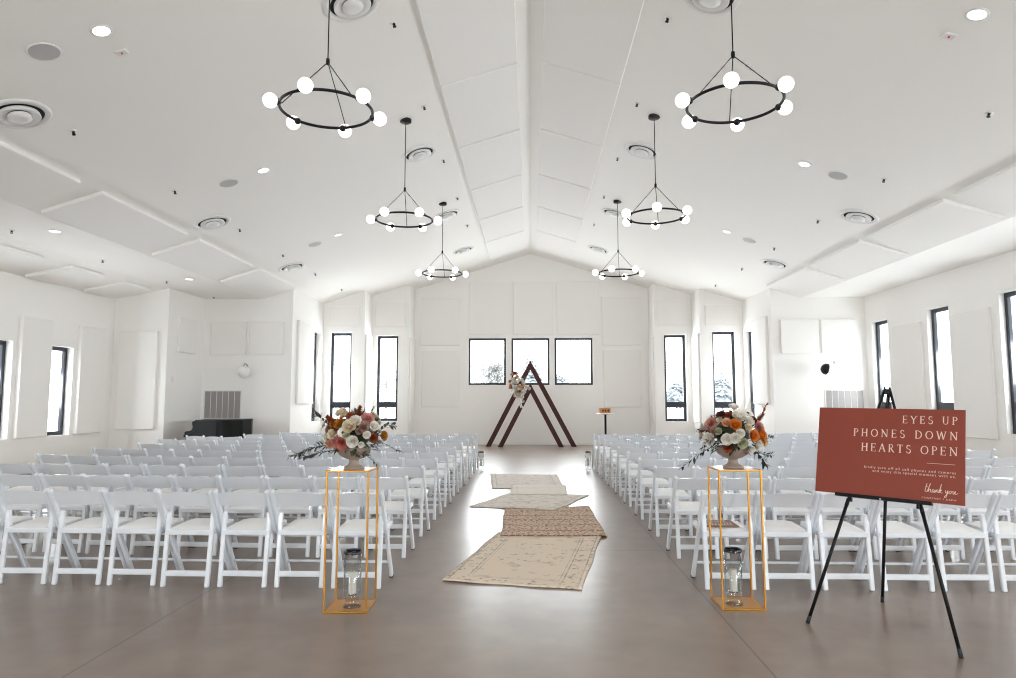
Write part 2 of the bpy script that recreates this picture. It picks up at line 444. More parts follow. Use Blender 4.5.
# --- right side
wall('wall_right_end_return', 'x', 4.0, 1, YD+T, YE, zt=lambda a: ceilz(4.0))
wall('wall_back_right_inner', 'y', YD, 1, 4.0, 5.2+T, [(4.30, 5.0, .82, 3.6)], ceilz)
window('y', YD, 1, 4.30, 5.0, .82, 3.6, RAIL)
wall('wall_right_return', 'x', 5.2, 1, YC+T, YD, zt=lambda a: ceilz(5.2))
wall('wall_back_right_outer', 'y', YC, 1, 5.2, 6.5+T, [(5.57, 6.28, .84, 3.6)], ceilz)
window('y', YC, 1, 5.57, 6.28, .84, 3.6, RAIL, recess=.17)
wall('wall_right_stage', 'x', 6.5, 1, YBR+T, YC, [(20.1, 20.85, .86, 3.55)], lambda a: ceilz(6.5))
window('x', 6.5, 1, 20.1, 20.85, .86, 3.55, RAIL)
wall('wall_back_right_alcove', 'y', YBR, 1, 6.5, XR+T, zt=ceilz)
rw = [(17.38, 18.17), (14.86, 15.66), (12.46, 13.27), (10.06, 10.87), (7.66, 8.47), (5.26, 6.07), (2.86, 3.67), (.46, 1.27), (-1.94, -1.13), (-4.34, -3.53)]
wall('wall_right', 'x', XR, 1, YF, YBR, [(a, b, .85, 3.53) for a, b in rw], lambda a: FLAT)
for a, b in rw: window('x', XR, 1, a, b, .85, 3.53, RAIL, recess=.10)
# --- unseen entrance wall behind the viewer; its tall glazing is added for frontal light
fw_ = [(-6.4, -4.8), (4.8, 6.4)]
wall('wall_front', 'y', YF, -1, XL-T, XR+T, [(a, b, .3, 3.3) for a, b in fw_], ceilz)
for a, b in fw_: window('y', YF, -1, a, b, .3, 3.3)
# baseboards along the arch wall
struct(MB().bbox(-4.0, 4.0, YE-.015, YE, 0, .12, .003).build('baseboard_back', 'wall'))

# ------------------------------------------------------------------ acoustic panels
def wpanel(axis, c, out, a0, a1, z0, z1, label, th=.07, group='wall acoustic panels'):
    b = MB()
    loc = (c, (a0+a1)/2, (z0+z1)/2) if axis == 'x' else ((a0+a1)/2, c, (z0+z1)/2)
    hw, hh = (a1-a0)/2, (z1-z0)/2
    d = sorted((0.0, -out*th))
    if axis == 'x': b.bbox(d[0], d[1], -hw, hw, -hh, hh, .012)
    else: b.bbox(-hw, hw, d[0], d[1], -hh, hh, .012)
    return tag(b.build('acoustic_panel', 'panel', None, loc), label, 'acoustic panel', group)
for k, (a, b) in enumerate([(15.07, 15.95), (13.27, 14.15), (11.47, 12.35)]):
    wpanel('x', XL, -1, a, b, .72, 3.18, 'tall white acoustic panel, %s from the far corner of the bay wall' % ORD[k], .09)
wpanel('y', YA, 1, -10.12, -9.16, .78, 3.18, 'tall white acoustic panel alone on the bay end wall beyond the chairs', .09)
wpanel('x', XA, -1, 16.85, 17.75, 2.7, 3.6, 'small square acoustic panel high on the alcove side wall', .07)
for a, b, w in [(-8.72, -7.76, 'nearer the alcove corner'), (-7.66, -6.74, 'nearer the window wall')]:
    wpanel('y', YB, 1, a, b, 2.71, 3.62, 'square acoustic panel above the piano, the one ' + w)
wpanel('x', -6.5, -1, 18.6, 19.95, 1.38, 3.72, 'tall acoustic panel beside the slit window, piano side')
wpanel('x', 6.5, 1, 18.78, 20.0, 1.38, 3.8, 'tall acoustic panel beside the slit window, easel side')
for a, b, w in [(6.72, 7.72, 'nearer the arch'), (7.79, 8.72, 'above the grille')]:
    wpanel('y', YBR, 1, a, b, 2.74, 3.66, 'square acoustic panel high in the easel side alcove, ' + w)
for k, (a, b) in enumerate([(15.86, 17.1), (13.5, 14.72), (11.1, 12.3)]):
    wpanel('x', XR, 1, a, b, .72, 3.3, 'tall white acoustic panel between easel side windows, %s from the far corner' % ORD[k], .06)
for s, sd in ((-1, 'piano side'), (1, 'easel side')):
    def xr(a, b): return (a, b) if s > 0 else (-b, -a)
    wpanel('y', YC, 1, *xr(5.36, 6.3), 3.78, 4.42, 'small acoustic panel above the outer tall window, ' + sd, .05)
    wpanel('y', YD, 1, *xr(4.12, 5.1), 3.88, 4.72, 'small acoustic panel above the inner tall window, ' + sd, .05)
    wpanel('x', s*5.2, s, YC+.1, YD-.15, .8, 3.55, 'narrow acoustic panel on the wall step between tall windows, ' + sd, .05)
    wpanel('x', s*4.0, s, YD+.15, YE-.15, .8, 3.55, 'narrow acoustic panel on the wall step beside the arch wall, ' + sd, .05)
    wpanel('y', YE, 1, *xr(2.42, 3.78), 3.35, 5.02, 'upper corner acoustic panel on the arch wall, ' + sd, .05)
    wpanel('y', YE, 1, *xr(2.46, 3.72), 1.26, 3.2, 'lower corner acoustic panel on the arch wall, ' + sd, .05)
for (a, b), w in zip([(-2.12, -.70), (-.60, .79), (.89, 2.32)], ['the window on the piano side of the arch', 'the middle window behind the arch', 'the window nearer the side table']):
    wpanel('y', YE, 1, a, b, 3.72, 5.55, 'tall acoustic panel above ' + w, .05)

TH = math.atan(SLOPE)
def onceil(x, y, d=0.):
    """point on the ceiling and its tilt, d below the surface"""
    s = 1 if x > 0 else -1
    if abs(x) <= FOLD: return (x - s*d*math.sin(TH), y, ceilz(x) - d*math.cos(TH)), (0, s*TH, 0)
    if x >= XA: return (x, y, FLAT-d), (0, 0, 0)
    t = math.atan(.2); return (x + d*math.sin(t), y, ceilz(x) - d*math.cos(t)), (0, -t, 0)
def cpanel(x0, x1, y0, y1, label, group, th=.065):
    xm = (x0+x1)/2; loc, rot = onceil(xm, (y0+y1)/2)
    hw = abs(x1-x0)/2/math.cos(rot[1]); hl = (y1-y0)/2
    b = MB().bbox(-hw, hw, -hl, hl, -th, 0, .012)
    return tag(b.build('ceiling_acoustic_panel', 'cpanel', None, loc, rot), label, 'ceiling panel', group)
ry = [7.13, 9.56, 12.05, 14.52, 16.98, 19.44]
for s, sd in ((-1, 'piano'), (1, 'easel')):
    for k, y in enumerate(ry):
        a, b = sorted((s*.2, s*1.34))
        cpanel(a, b, y+.02, y+2.43, '%s ceiling panel from the entrance along the ridge, %s side' % (ORD[k].capitalize(), sd), 'panels along the ridge')
    ys = ([6.62, 9.62, 12.57, 15.47] if s < 0 else [7.72, 10.42, 13.09, 15.79])
    for k, y in enumerate(ys):
        a, b = sorted((s*6.33, s*7.26))
        cpanel(a, b, y, y+(2.5 if s < 0 else 2.4), '%s ceiling panel from the entrance along the eave, %s side' % (ORD[k].capitalize(), sd), 'panels along the eaves')
for k, y in enumerate([11.4, 13.2, 15.0]):
    cpanel(-10.2, -9.24, y, y+1.04, '%s small ceiling panel over the piano side bay from the entrance' % ORD[k].capitalize(), 'panels over the bay')

# ------------------------------------------------------------------ ceiling fixtures
def diffuser_meshes():
    a = MB().lathe([(.325, 0), (.325, -.014), (.30, -.024), (.255, -.02), (.25, 0)], 40)
    v = MB().disc(.252, -.003, 32, up=False)  # flat disc: the dark of the open duct is put into its colour
    c1 = MB().lathe([(.205, -.012), (.212, -.044), (.203, -.054), (.14, -.03), (.11, -.016)], 36)
    c2 = MB().lathe([(.115, -.028), (.12, -.062), (.06, -.078), (.0, -.08)], 28)
    return [('flange', a.mesh('flange', 'wplastic')), ('throat', v.mesh('throat', 'darkvoid')), ('outer_cone', c1.mesh('outer_cone', 'wplastic')), ('inner_cone', c2.mesh('inner_cone', 'wplastic'))]
DM = diffuser_meshes()
def diffuser(x, y, label):
    loc, rot = onceil(x, y)
    t = thing('air_diffuser', label, 'air vent', loc, rot, 'round air diffusers in the ceiling')
    for nme, me in DM: link(nme, me, t)
for s, sd in ((-1, 'piano'), (1, 'easel')):
    for k, y in enumerate([7.2, 11.86, 15.92, 19.78]):
        diffuser(s*2.0, y, 'round white air diffuser beside ridge panels, %s from entrance, %s side' % (ORD[k], sd))
    for k, y in enumerate([7.3, 12.03, 16.2]):
        if s > 0 and k == 0: continue
        diffuser(s*5.83, y, 'round white air diffuser beside eave panels, %s from entrance, %s side' % (ORD[k], sd))

rim_me = MB().lathe([(.105, 0), (.105, -.008), (.085, -.012), (.078, -.004)], 28).mesh('trim_ring', 'wplastic')
lens_on = MB().disc(.08, -.005, 28, up=False).mesh('lens', 'lamp')
lens_dim = MB().disc(.08, -.005, 28, up=False).mesh('lens', 'dimlamp')
def downlight(x, y, label, on=True):
    loc, rot = onceil(x, y)
    t = thing('recessed_downlight', label, 'ceiling light', loc, rot, 'recessed downlights')
    link('trim_ring', rim_me, t); link('lens', lens_on if on else lens_dim, t)
for s, sd in ((-1, 'piano'), (1, 'easel')):
    for k, y in enumerate([6.42, 10.6, 14.9]):
        downlight(s*4.33, y, 'recessed round downlight in the sloped ceiling, %s from entrance, %s side' % (ORD[k], sd), k < 2)
for k, y in enumerate([10.75, 15.18]):
    downlight(-7.84, y, 'recessed round downlight in the flat strip by the bay, %s from entrance' % ORD[k])
sp_ring = MB().lathe([(.155, 0), (.155, -.008), (.145, -.012), (.14, -.008)], 32).mesh('rim', 'wplastic')
sp_face = MB().lathe([(.142, -.008), (.07, -.0115), (0, -.012)], 32).mesh('grille', 'speaker')
def speaker(x, y, label):
    loc, rot = onceil(x, y)
    t = thing('ceiling_speaker', label, 'speaker', loc, rot, 'ceiling speakers')
    link('rim', sp_ring, t); link('grille', sp_face, t)
for x, y, l in [(-4.94, 6.46, 'first from entrance, piano side'), (-4.92, 10.66, 'second from entrance, piano side'), (-4.9, 15.04, 'third from entrance, piano side'),
                (4.87, 10.66, 'second from entrance, easel side'), (4.87, 15.04, 'third from entrance, easel side')]:
    speaker(x, y, 'grey round ceiling speaker, ' + l)
for x, l in ((-4.36, 'piano'), (4.3, 'easel')):
    loc, rot = onceil(x, 6.81)
    t = thing('smoke_detector', 'small white ceiling alarm with red lens, %s side' % l, 'smoke detector', loc, rot)
    MB().bbox(-.06, .06, -.05, .05, -.02, 0, .008).build('housing', 'wplastic', t)
    MB().sphere((0, 0, -.022), .012, 10, 6).build('lens', 'red', t)
spr_a = MB().lathe([(.045, 0), (.042, -.008), (.02, -.012)], 20).mesh('escutcheon', 'wplastic')
spr_b = MB().tube([(0, 0, 0), (0, 0, -.035)], .009, 8).tube([(.014, 0, -.012), (.012, 0, -.045), (0, 0, -.05)], .004, 6).tube([(-.014, 0, -.012), (-.012, 0, -.045), (0, 0, -.05)], .004, 6).lathe([(0, -.055), (.022, -.055), (.022, -.05), (0, -.05)], 14).mesh('head', 'black')
def sprinkler(x, y, label):
    loc, rot = onceil(x, y)
    t = thing('sprinkler_head', label, 'sprinkler', loc, rot, 'fire sprinkler heads')
    link('escutcheon', spr_a, t); link('head', spr_b, t)
for s, sd in ((-1, 'piano'), (1, 'easel')):
    for k, y in enumerate([7.8, 10.14, 12.5, 14.9, 17.3]):
        sprinkler(s*1.65, y, 'small dark sprinkler near the ridge panels, %s from entrance, %s side' % (ORD[k], sd))
    for k, y in enumerate([7.94, 10.34, 12.75, 15.06, 17.39, 19.88]):
        sprinkler((-5.64 if s < 0 else 5.42), y, 'small dark sprinkler above the outer seats, %s from entrance, %s side' % (ORD[k], sd))
for k, y in enumerate([10.66, 13.04, 15.42, 17.8]):
    sprinkler(-8.5, y, 'small dark sprinkler in the flat strip by the bay, %s from entrance' % ORD[k])

# ------------------------------------------------------------------ chandeliers
RR = .44
ring_me = MB().tube([(RR*math.cos(2*PI*i/64), RR*math.sin(2*PI*i/64), 0) for i in range(64)], .0145, 10, closed=True).mesh('ring', 'black')
globe_me = MB().sphere((0, 0, 0), .069, 24, 14).mesh('globe', 'globe')
cup_me = MB().sphere((0, 0, 0), .034, 16, 10).mesh('globe_holder', 'black')
hub_me = MB().lathe([(0, -.03), (.017, -.03), (.019, .0), (.017, .03), (0, .03)], 16).mesh('hub', 'black')
can_me = MB().lathe([(.0, -.028), (.075, -.026), (.09, -.015), (.09, .03)], 28).mesh('canopy', 'black')
def chandelier(x, y, zr, phase, rodph, label):
    zc = ceilz(x); t = thing('ring_chandelier', label, 'chandelier', (x, y, zr), (0, 0, 0), 'ring chandeliers with six globes')
    link('ring', ring_me, t)
    for k in range(6):
        a = math.radians(phase+60*k)
        h = link('globe_holder', cup_me, t, (1.03*RR*math.cos(a), 1.03*RR*math.sin(a), 0))
        link('globe', globe_me, h, (.068*math.cos(a), .068*math.sin(a), 0))
    for k in range(3):
        a = math.radians(rodph+120*k); c, s = math.cos(a), math.sin(a)
        MB().tube([(.012*c, .012*s, .47), (.90*RR*c, .90*RR*s, .035), (.94*RR*c, .94*RR*s, .012), (RR*c, RR*s, .008)], .0048, 6).build('stay_rod', 'black', t)
    link('hub', hub_me, t, (0, 0, .49))
    MB().tube([(0, 0, .5), (0, 0, zc-zr-.01)], .0065, 8).build('drop_rod', 'black', t)
    link('canopy', can_me, t, (0, 0, zc-zr-.02))
chandelier(-1.98, 6.33, 4.29, 26, 200, 'black ring chandelier nearest the entrance, hanging on the piano side of the ridge')
chandelier(-1.98, 10.41, 4.30, 6, 215, 'black ring chandelier, middle one of three on the piano side of the ridge')
chandelier(-1.98, 14.98, 4.31, 10, 210, 'black ring chandelier nearest the arch on the piano side of the ridge')
chandelier(1.95, 6.33, 4.29, 10.6, 80, 'black ring chandelier nearest the entrance, hanging above the easel')
chandelier(1.95, 10.41, 4.32, 21, 75, 'black ring chandelier, middle one of three on the easel side of the ridge')
chandelier(1.95, 14.98, 4.30, 7, 80, 'black ring chandelier nearest the arch on the easel side of the ridge')

# ------------------------------------------------------------------ folding chairs
def make_chair():
    t = thing('folding_chair', '', 'chair', group='white folding chairs')
    def post(sx):
        b = MB(); p0 = Vector((sx*.2075, .185, 0)); p1 = Vector((sx*.2075, -.265, .762))
        b.beam(p0 + (p1-p0)*.02, p1, .029, .042, b=.006)
        b.beam(p0, p0 + (p1-p0)*.022, .030, .043, b=.004, mi=1)
        return b.mesh('leg', ['chair', 'rubber'])
    def rleg(sx):
        b = MB(); p0 = Vector((sx*.178, -.185, 0)); p1 = Vector((sx*.181, -.125, .575))
        b.beam(p0, p1, .036, .03, b=.006)
        return b.mesh('leg', 'chair')
    for sx in (-1, 1): link('leg', post(sx), t)
    for sx in (-1, 1): link('leg', rleg(sx), t)
    # backrest: bowed slat with a crowned top edge
    b = MB(); n = 12; vs = []
    for i in range(n+1):
        u = -1+2*i/n; x = u*.194; bow = -.022*(1-u*u)+.012; zt = .736+.016*(1-u*u); zb = .634
        for z, d in ((zb, 0), (zt, 0), (zt, .016), (zb, .016)):
            vs.append((x, .185-.5906*z+bow+d, z))
    fs = []
    for i in range(n):
        for j in range(4): fs.append((i*4+j, (i+1)*4+j, (i+1)*4+(j+1) % 4, i*4+(j+1) % 4))
    fs += [(0,1,2,3), (n*4+3, n*4+2, n*4+1, n*4)]
    b.add(vs, fs); b.build('backrest', 'chair', t)
    # seat frame: hollow tray with rounded front
    tilt = Matrix.Translation((0, -.16, .418)) @ Matrix.Rotation(.045, 4, 'X')
    b = MB().bbox(-.192, .192, 0, .028, -.022, .022, .006, 0, tilt).bbox(-.192, -.166, .028, .40, -.02, .02, .005, 0, tilt).bbox(.166, .192, .028, .40, -.02, .02, .005, 0, tilt).bbox(-.18, .18, .385, .42, -.02, .02, .008, 0, tilt).bbox(-.167, .167, .027, .386, .004, .014, .002, 0, tilt)
    b.build('seat', 'chair', t)
    # cushion: softly domed pad
    b = MB(); nx, ny = 8, 8; vs = []; fs = []
    for j in range(ny+1):
        v = j/ny; wd = .182 - .02*max(0, v-.6)/.4
        for i in range(nx+1):
            u = -1+2*i/nx
            e = (1-abs(u)**6)*(1-abs(2*v-1)**6)
            vs.append(tilt @ Vector((u*wd, .012+v*.395, .018+.022*e**.5)))
    for j in range(ny):
        for i in range(nx): a = j*(nx+1)+i; fs.append((a, a+1, a+nx+2, a+nx+1))
    b.add(vs, fs, 0, True); b.build('cushion', 'vinyl', t)
    MB().bbox(-.165, .165, -.188, -.166, .083, .127, .005).build('stretcher', 'chair', t)
    MB().tube([(-.2, .1, .142), (.2, .1, .142)], .011, 10).build('stretcher', 'chair', t)
    return t
chair0 = make_chair(); first = [True]
def place(x, y, rz, label, group):
    if first[0]:
        first[0] = False; chair0.location = (x, y, 0); chair0.rotation_euler = (0, 0, rz); chair0['label'] = label; chair0['group'] = group
        return chair0
    return dup(chair0, (x, y, 0), (0, 0, rz), label, group)
nL = [12, 12, 12, 12, 12, 12, 13, 13, 11, 10]; nR = [12]*10
for k in range(10):
    for i in range(nL[k]):
        x = -1.378-.4545*i; y = 5.645+1.033*k; ar = min(k, 6.5)*.0062
        if x < -.80*y - .15: break
        place(x + R.uniform(-.002, .002), y + R.uniform(-.015, .015) + ar*(abs(x)-1.3)**2 + .012*max(0, i-3) * (k < 2), R.uniform(-.012, .012) - 1.2*ar*(abs(x)-1.3),
              'white folding chair, %s from aisle, %s row past the gold stands, piano side' % (ORD[i], ORD[k]), 'white folding chairs on the piano side')
    for i in range(nR[k]):
        x = 1.555+.4545*i; y = 5.715+1.035*k; ar = min(k, 6.5)*.0062
        if x > .735*y + .1: break
        place(x + R.uniform(-.002, .002), y + R.uniform(-.015, .015) + ar*(x-1.3)**2, R.uniform(-.012, .012) + 1.2*ar*(x-1.3),
              'white folding chair, %s from aisle, %s row past the gold stands, easel side' % (ORD[i], ORD[k]), 'white folding chairs on the easel side')

# printed card on the nearest aisle seat
t = thing('printed_card', 'brown printed card with white lettering lying on a folding chair seat', 'card', (1.53, 5.72, .470), (.045, 0, .03))
MB().bbox(-.15, .13, -.125, .11, 0, .004, .001).build('sheet', 'card', t)
b = MB()
for r_, (z, w0, w1) in enumerate([(.05, -.11, .05), (.0, -.13, .09), (-.05, -.12, .08)]):
    x = w0
    while x < w1:
        w = R.uniform(.012, .028); h = R.uniform(.018, .032)
        b.box(x, x+w*.75, z-h/2, z-h/2+.006, .004, .0048); b.box(x, x+.005, z-h/2, z+h/2, .004, .0048); b.box(x+w*.35, x+w*.8, z+h/2-.005, z+h/2, .004, .0048)
        x += w+.006
b.build('lettering', 'cardwhite', t)

# ------------------------------------------------------------------ gold flower stands
def stand(x0, y0, label):
    W, D, H, q = .308, .308, .978, .013
    t = thing('flower_stand', label, 'plant stand', (x0+W/2, y0+D/2, 0), (0, 0, 0), 'gold flower stands')
    a, d = W/2, D/2
    for sx in (-1, 1):
        for sy in (-1, 1):
            MB().bbox(sx*a-(q if sx > 0 else 0), sx*a+(0 if sx > 0 else q), sy*d-(q if sy > 0 else 0), sy*d+(0 if sy > 0 else q), .0, H, .002).build('post', 'gold', t)
    def ringf(z0, z1):
        return (MB().bbox(-a+q, a-q, -d, -d+q, z0, z1, .002).bbox(-a+q, a-q, d-q, d, z0, z1, .002).bbox(-a, -a+q, -d+q, d-q, z0, z1, .002).bbox(a-q, a, -d+q, d-q, z0, z1, .002))
    ringf(.0, q).build('bottom_rail', 'gold', t); ringf(H-q, H).build('top_rail', 'gold', t)
    MB().bbox(-a+q, a-q, -d+q, d-q, .003, .011, .001).build('base_plate', 'goldplate', t)
    MB().bbox(-a+q-.002, a-q+.002, -d+q-.002, d-q+.002, H-.012, H-.001, .001).build('top_plate', 'mirror', t)
    return x0+W/2, y0+D/2, H
SL_ = stand(-1.452, 4.83, 'gold frame flower stand on the piano side of the aisle')
SR_ = stand(1.34, 4.985, 'gold frame flower stand on the easel side of the aisle')

def hurricane(x, y, z, where, r=.062, h=.385):
    t = thing('glass_hurricane', 'clear glass hurricane with silver rim ' + where, 'candle holder', (x, y, z), (0, 0, 0), 'glass hurricanes')
    MB().lathe([(0, .0), (r*1.02, .0), (r*1.05, .012), (r*.75, .035), (r*.72, .05), (r*.9, .075), (r*.98, .09), (r, .12), (r, h), (r-.004, h), (r-.004, .12), (r*.9, .094), (r*.6, .083), (0, .083)], 36).build('glass', 'glass', t)
    MB().lathe([(r+.002, h-.016), (r+.003, h+.004), (r-.002, h+.006), (r-.006, h+.004), (r-.006, h-.016), (r+.002, h-.016)], 36).build('rim', 'darkchrome', t)
    MB().lathe([(0, .083), (.03, .083), (.034, .094), (.031, .094), (.027, .087), (0, .087)], 24).build('candle_cup', 'chrome', t)
    c = thing('pillar_candle', 'ivory pillar candle inside the glass hurricane ' + where, 'candle', (x, y, z+.0875), (0, 0, 0), 'pillar candles')
    MB().lathe([(0, 0), (.027, 0), (.0275, .006), (.027, .150), (.024, .156), (.012, .152), (0, .151)], 24).build('wax', 'candle', c)
    MB().tube([(0, 0, .150), (.001, 0, .163), (.003, .001, .170)], .0014, 6).build('wick', 'wick', c)
hurricane(SL_[0]+.02, SL_[1]-.03, .011, 'in the piano side gold stand')
hurricane(SR_[0]-.035, SR_[1]-.03, .011, 'in the easel side gold stand')
hurricane(-1.07, 14.68, 0, 'on the floor at the aisle end, piano side')
hurricane(1.21, 14.76, 0, 'on the floor at the aisle end, easel side')

# ------------------------------------------------------------------ flowers
def footed_bowl(x, y, z, label):
    t = MB().lathe([(0, 0), (.075, 0), (.078, .006), (.066, .016), (.042, .03), (.034, .05), (.036, .066), (.07, .078), (.105, .1), (.122, .128), (.124, .155), (.119, .155), (.116, .13), (.1, .105), (.05, .085), (0, .082)], 40)
    return tag(t.build('footed_bowl', 'stone', None, (x, y, z)), label, 'vase', 'footed stoneware bowls')

def petal(b, base, out, up, L, W, curl, cup, mi=0, nu=3, nv=4):
    """one cupped petal growing from base along out/up"""
    side = out.cross(up).normalized(); vs = []
    for j in range(nv+1):
        v = j/nv; w = W*math.sin(PI*(.14+.58*v))
        ang = curl[0] + (curl[1]-curl[0])*v
        c = base + (up*math.cos(ang)+out*math.sin(ang))*L*v
        for i in range(nu+1):
            u = -1+2*i/nu
            vs.append(c + side*w*u*.5 - (out*math.cos(ang)-up*math.sin(ang))*cup*u*u*W)
    fs = [(j*(nu+1)+i, j*(nu+1)+i+1, (j+1)*(nu+1)+i+1, (j+1)*(nu+1)+i) for j in range(nv) for i in range(nu)]
    b.add(vs, fs, mi, True)
def rose_mesh(seed, m, layers=5):
    r = random.Random(seed); b = MB(); Z = Vector((0, 0, 1)); ph = 0
    for l in range(layers):
        n = 3+l*2; f = l/(layers-1)
        for k in range(n):
            a = ph + 2*PI*k/n + r.uniform(-.2, .2); o = Vector((math.cos(a), math.sin(a), 0))
            petal(b, o*.10*f, o, Z, .75+.22*f+r.uniform(-.05, .05), .62+.28*f, (.05+.62*f, -.2+1.1*f), .32)
        ph += .7
    b.sphere((0, 0, .28), .30, 10, 6, 0, (1, 1, 1.3))
    return b.mesh('rose', m)
def dahlia_mesh(seed, m):
    r = random.Random(seed); b = MB(); Z = Vector((0, 0, 1))
    for l in range(7):
        f = l/6; n = 5+2*l
        for k in range(n):
            a = 2*PI*(k+.5*(l % 2))/n; o = Vector((math.cos(a), math.sin(a), 0))
            petal(b, o*.08*f, o, Z, .55+.42*f+r.uniform(-.06, .06), .34, (.1+1.0*f, .0+1.45*f), .3, 0, 2, 3)
    b.sphere((0, 0, .1), .35, 10, 6)
    return b.mesh('dahlia', m)
def anemone_mesh(seed, m):
    b = MB(); Z = Vector((0, 0, 1))
    for l in range(2):
        for k in range(6):
            a = 2*PI*(k+.5*l)/6; o = Vector((math.cos(a), math.sin(a), 0))
            petal(b, o*.05, o, Z, .95-.08*l, .85, (.75-.1*l, 1.35-.15*l), .15)
    b.sphere((0, 0, .2), .24, 12, 8, 1, (1, 1, .7))
    return b.mesh('anemone', [m, 'centre'])
def plume_mesh(seed, m):
    r = random.Random(seed); b = MB(); Z = Vector((0, 0, 1))
    b.tube([(0, 0, -1), (0, 0, 1)], .05, 6)
    for i in range(60):
        v = i/60; a = i*2.4; o = Vector((math.cos(a), math.sin(a), 0))
        petal(b, Vector((0, 0, -.4+1.35*v))+o*.03, o, Z, .55*(1-.7*v)+.1, .24, (.5, .95), .2, 0, 1, 2)
    return b.mesh('celosia_plume', m)
def leaf(b, p, d, L, W, mi=0):
    d = d.normalized(); ref = Vector((0, 0, 1)) if abs(d.z) < .9 else Vector((1, 0, 0))
    s = d.cross(ref).normalized(); n = s.cross(d)
    vs = [p, p+d*L*.35+s*W*.5+n*W*.12, p+d*L*.35-s*W*.5+n*W*.12, p+d*L*.7+s*W*.38+n*W*.05, p+d*L*.7-s*W*.38+n*W*.05, p+d*L-n*W*.15, p+d*L*.35, p+d*L*.7]
    b.add(vs, [(0,6,1),(0,2,6),(6,7,3,1),(2,4,7,6),(7,5,3),(4,5,7)], mi, True)
def spray(pts, lm, leaf_l, leaf_w, seed, every=2, sm='stem'):
    """a curved stem with paired leaves"""
    r = random.Random(seed); P = [Vector(p) for p in pts]; C = []
    for i in range(len(P)-1):
        for k in range(5): C.append(P[i].lerp(P[i+1], k/5))
    C.append(P[-1]); b = MB(); b.tube(C, [.0022*(1-.6*i/len(C)) for i in range(len(C))], 5, 1)
    for i in range(1, len(C)):
        t = (C[i]-C[i-1]).normalized()
        for _ in range(every):
            o = Vector((r.uniform(-1, 1), r.uniform(-1, 1), r.uniform(-.8, .8))); o -= t*o.dot(t); o.normalize()
            leaf(b, C[i], t*.7+o*.8, leaf_l*r.uniform(.7, 1.15), leaf_w*r.uniform(.8, 1.15))
    leaf(b, C[-1], C[-1]-C[-2], leaf_l, leaf_w)
    return b.mesh('leaf_spray', [lm, sm])
ROSE, DAH, ANE, PLU = {}, {}, {}, {}
def bloom(root, kind, m, p, d, r, seed=0):
    if kind == 'rose': me = ROSE.setdefault((m, seed % 3), None) or ROSE.__setitem__((m, seed % 3), rose_mesh(seed % 3, m)) or ROSE[m, seed % 3]
    elif kind == 'dahlia': me = DAH.get(m) or DAH.setdefault(m, dahlia_mesh(5, m))
    elif kind == 'anemone': me = ANE.get(m) or ANE.setdefault(m, anemone_mesh(6, m))
    else: me = PLU.get(m) or PLU.setdefault(m, plume_mesh(8, m))
    name = {'rose': 'rose', 'dahlia': 'dahlia', 'anemone': 'anemone', 'plume': 'celosia_plume'}[kind]
    o = link(name, me, root, p); o.scale = (r, r, r)
    o.rotation_euler = Vector(d).to_track_quat('Z', 'Y').to_euler()
    return o
NAME_OF = {'pw': 'white', 'pc': 'cream', 'pp': 'pink', 'pk': 'coral', 'pm': 'mauve', 'po': 'orange', 'pa': 'amber', 'pe': 'peach', 'pr': 'rust', 'pb': 'burgundy', 'pg': 'greenish cream'}
def arrangement(root, flowers, seed, rx=.25, rz=.24, ry=.19, zc=.10):
    """flowers: (kind, colour, x, z, radius) as seen from the entrance, placed on the front of a dome; a few more fill the back"""
    r = random.Random(seed)
    core = MB().sphere((0, 0, zc+.03), 1, 20, 12, 0, (rx*.50, ry*.55, rz*.42))
    # leafy filling between the blooms
    for i in range(300):
        th = r.uniform(0, 2*PI); u = r.uniform(-.55, 1); q = math.sqrt(1-u*u)
        d = Vector((q*math.cos(th)*rx, q*math.sin(th)*ry, u*rz)); p = d*.66 + Vector((0, 0, zc))
        leaf(core, p, d.normalized() + Vector((r.uniform(-.6, .6), r.uniform(-.6, .6), r.uniform(-.5, .5))), r.uniform(.045, .085), r.uniform(.018, .03))
    core.build('foliage', 'leaf', root)
    for i, (kind, m, x, z, rad) in enumerate(flowers):
        e = (x/rx)**2 + ((z-zc)/rz)**2
        y = -ry*math.sqrt(max(.02, 1-min(e, .98)))
        d = Vector((x/rx**2, y/ry**2*.9, (z-zc)/rz**2)).normalized()
        if kind == 'plume': d = Vector((x*1.2, y*.2, .25)).normalized()
        o = bloom(root, kind, m, (x - d.x*rad*.6, y - d.y*rad*.6, z - d.z*rad*.6), d, rad*1.12, i)
        o['label'] = NAME_OF[m] + ' ' + {'plume': 'celosia plume'}.get(kind, kind)
    for i in range(13):
        th = r.uniform(.15, PI-.15); u = r.uniform(0, .85); q = math.sqrt(1-u*u)
        d = Vector((q*math.cos(th)*rx*.8, q*math.sin(th)*ry, u*rz*.75))
        m = r.choice(['pw', 'pc', 'po', 'pp', 'pm', 'pw'])
        o = bloom(root, 'rose', m, (d.x, d.y, d.z+zc), Vector((d.x/rx, d.y/ry, d.z/rz)), r.uniform(.035, .05), i)
        o['label'] = NAME_OF[m] + ' rose'

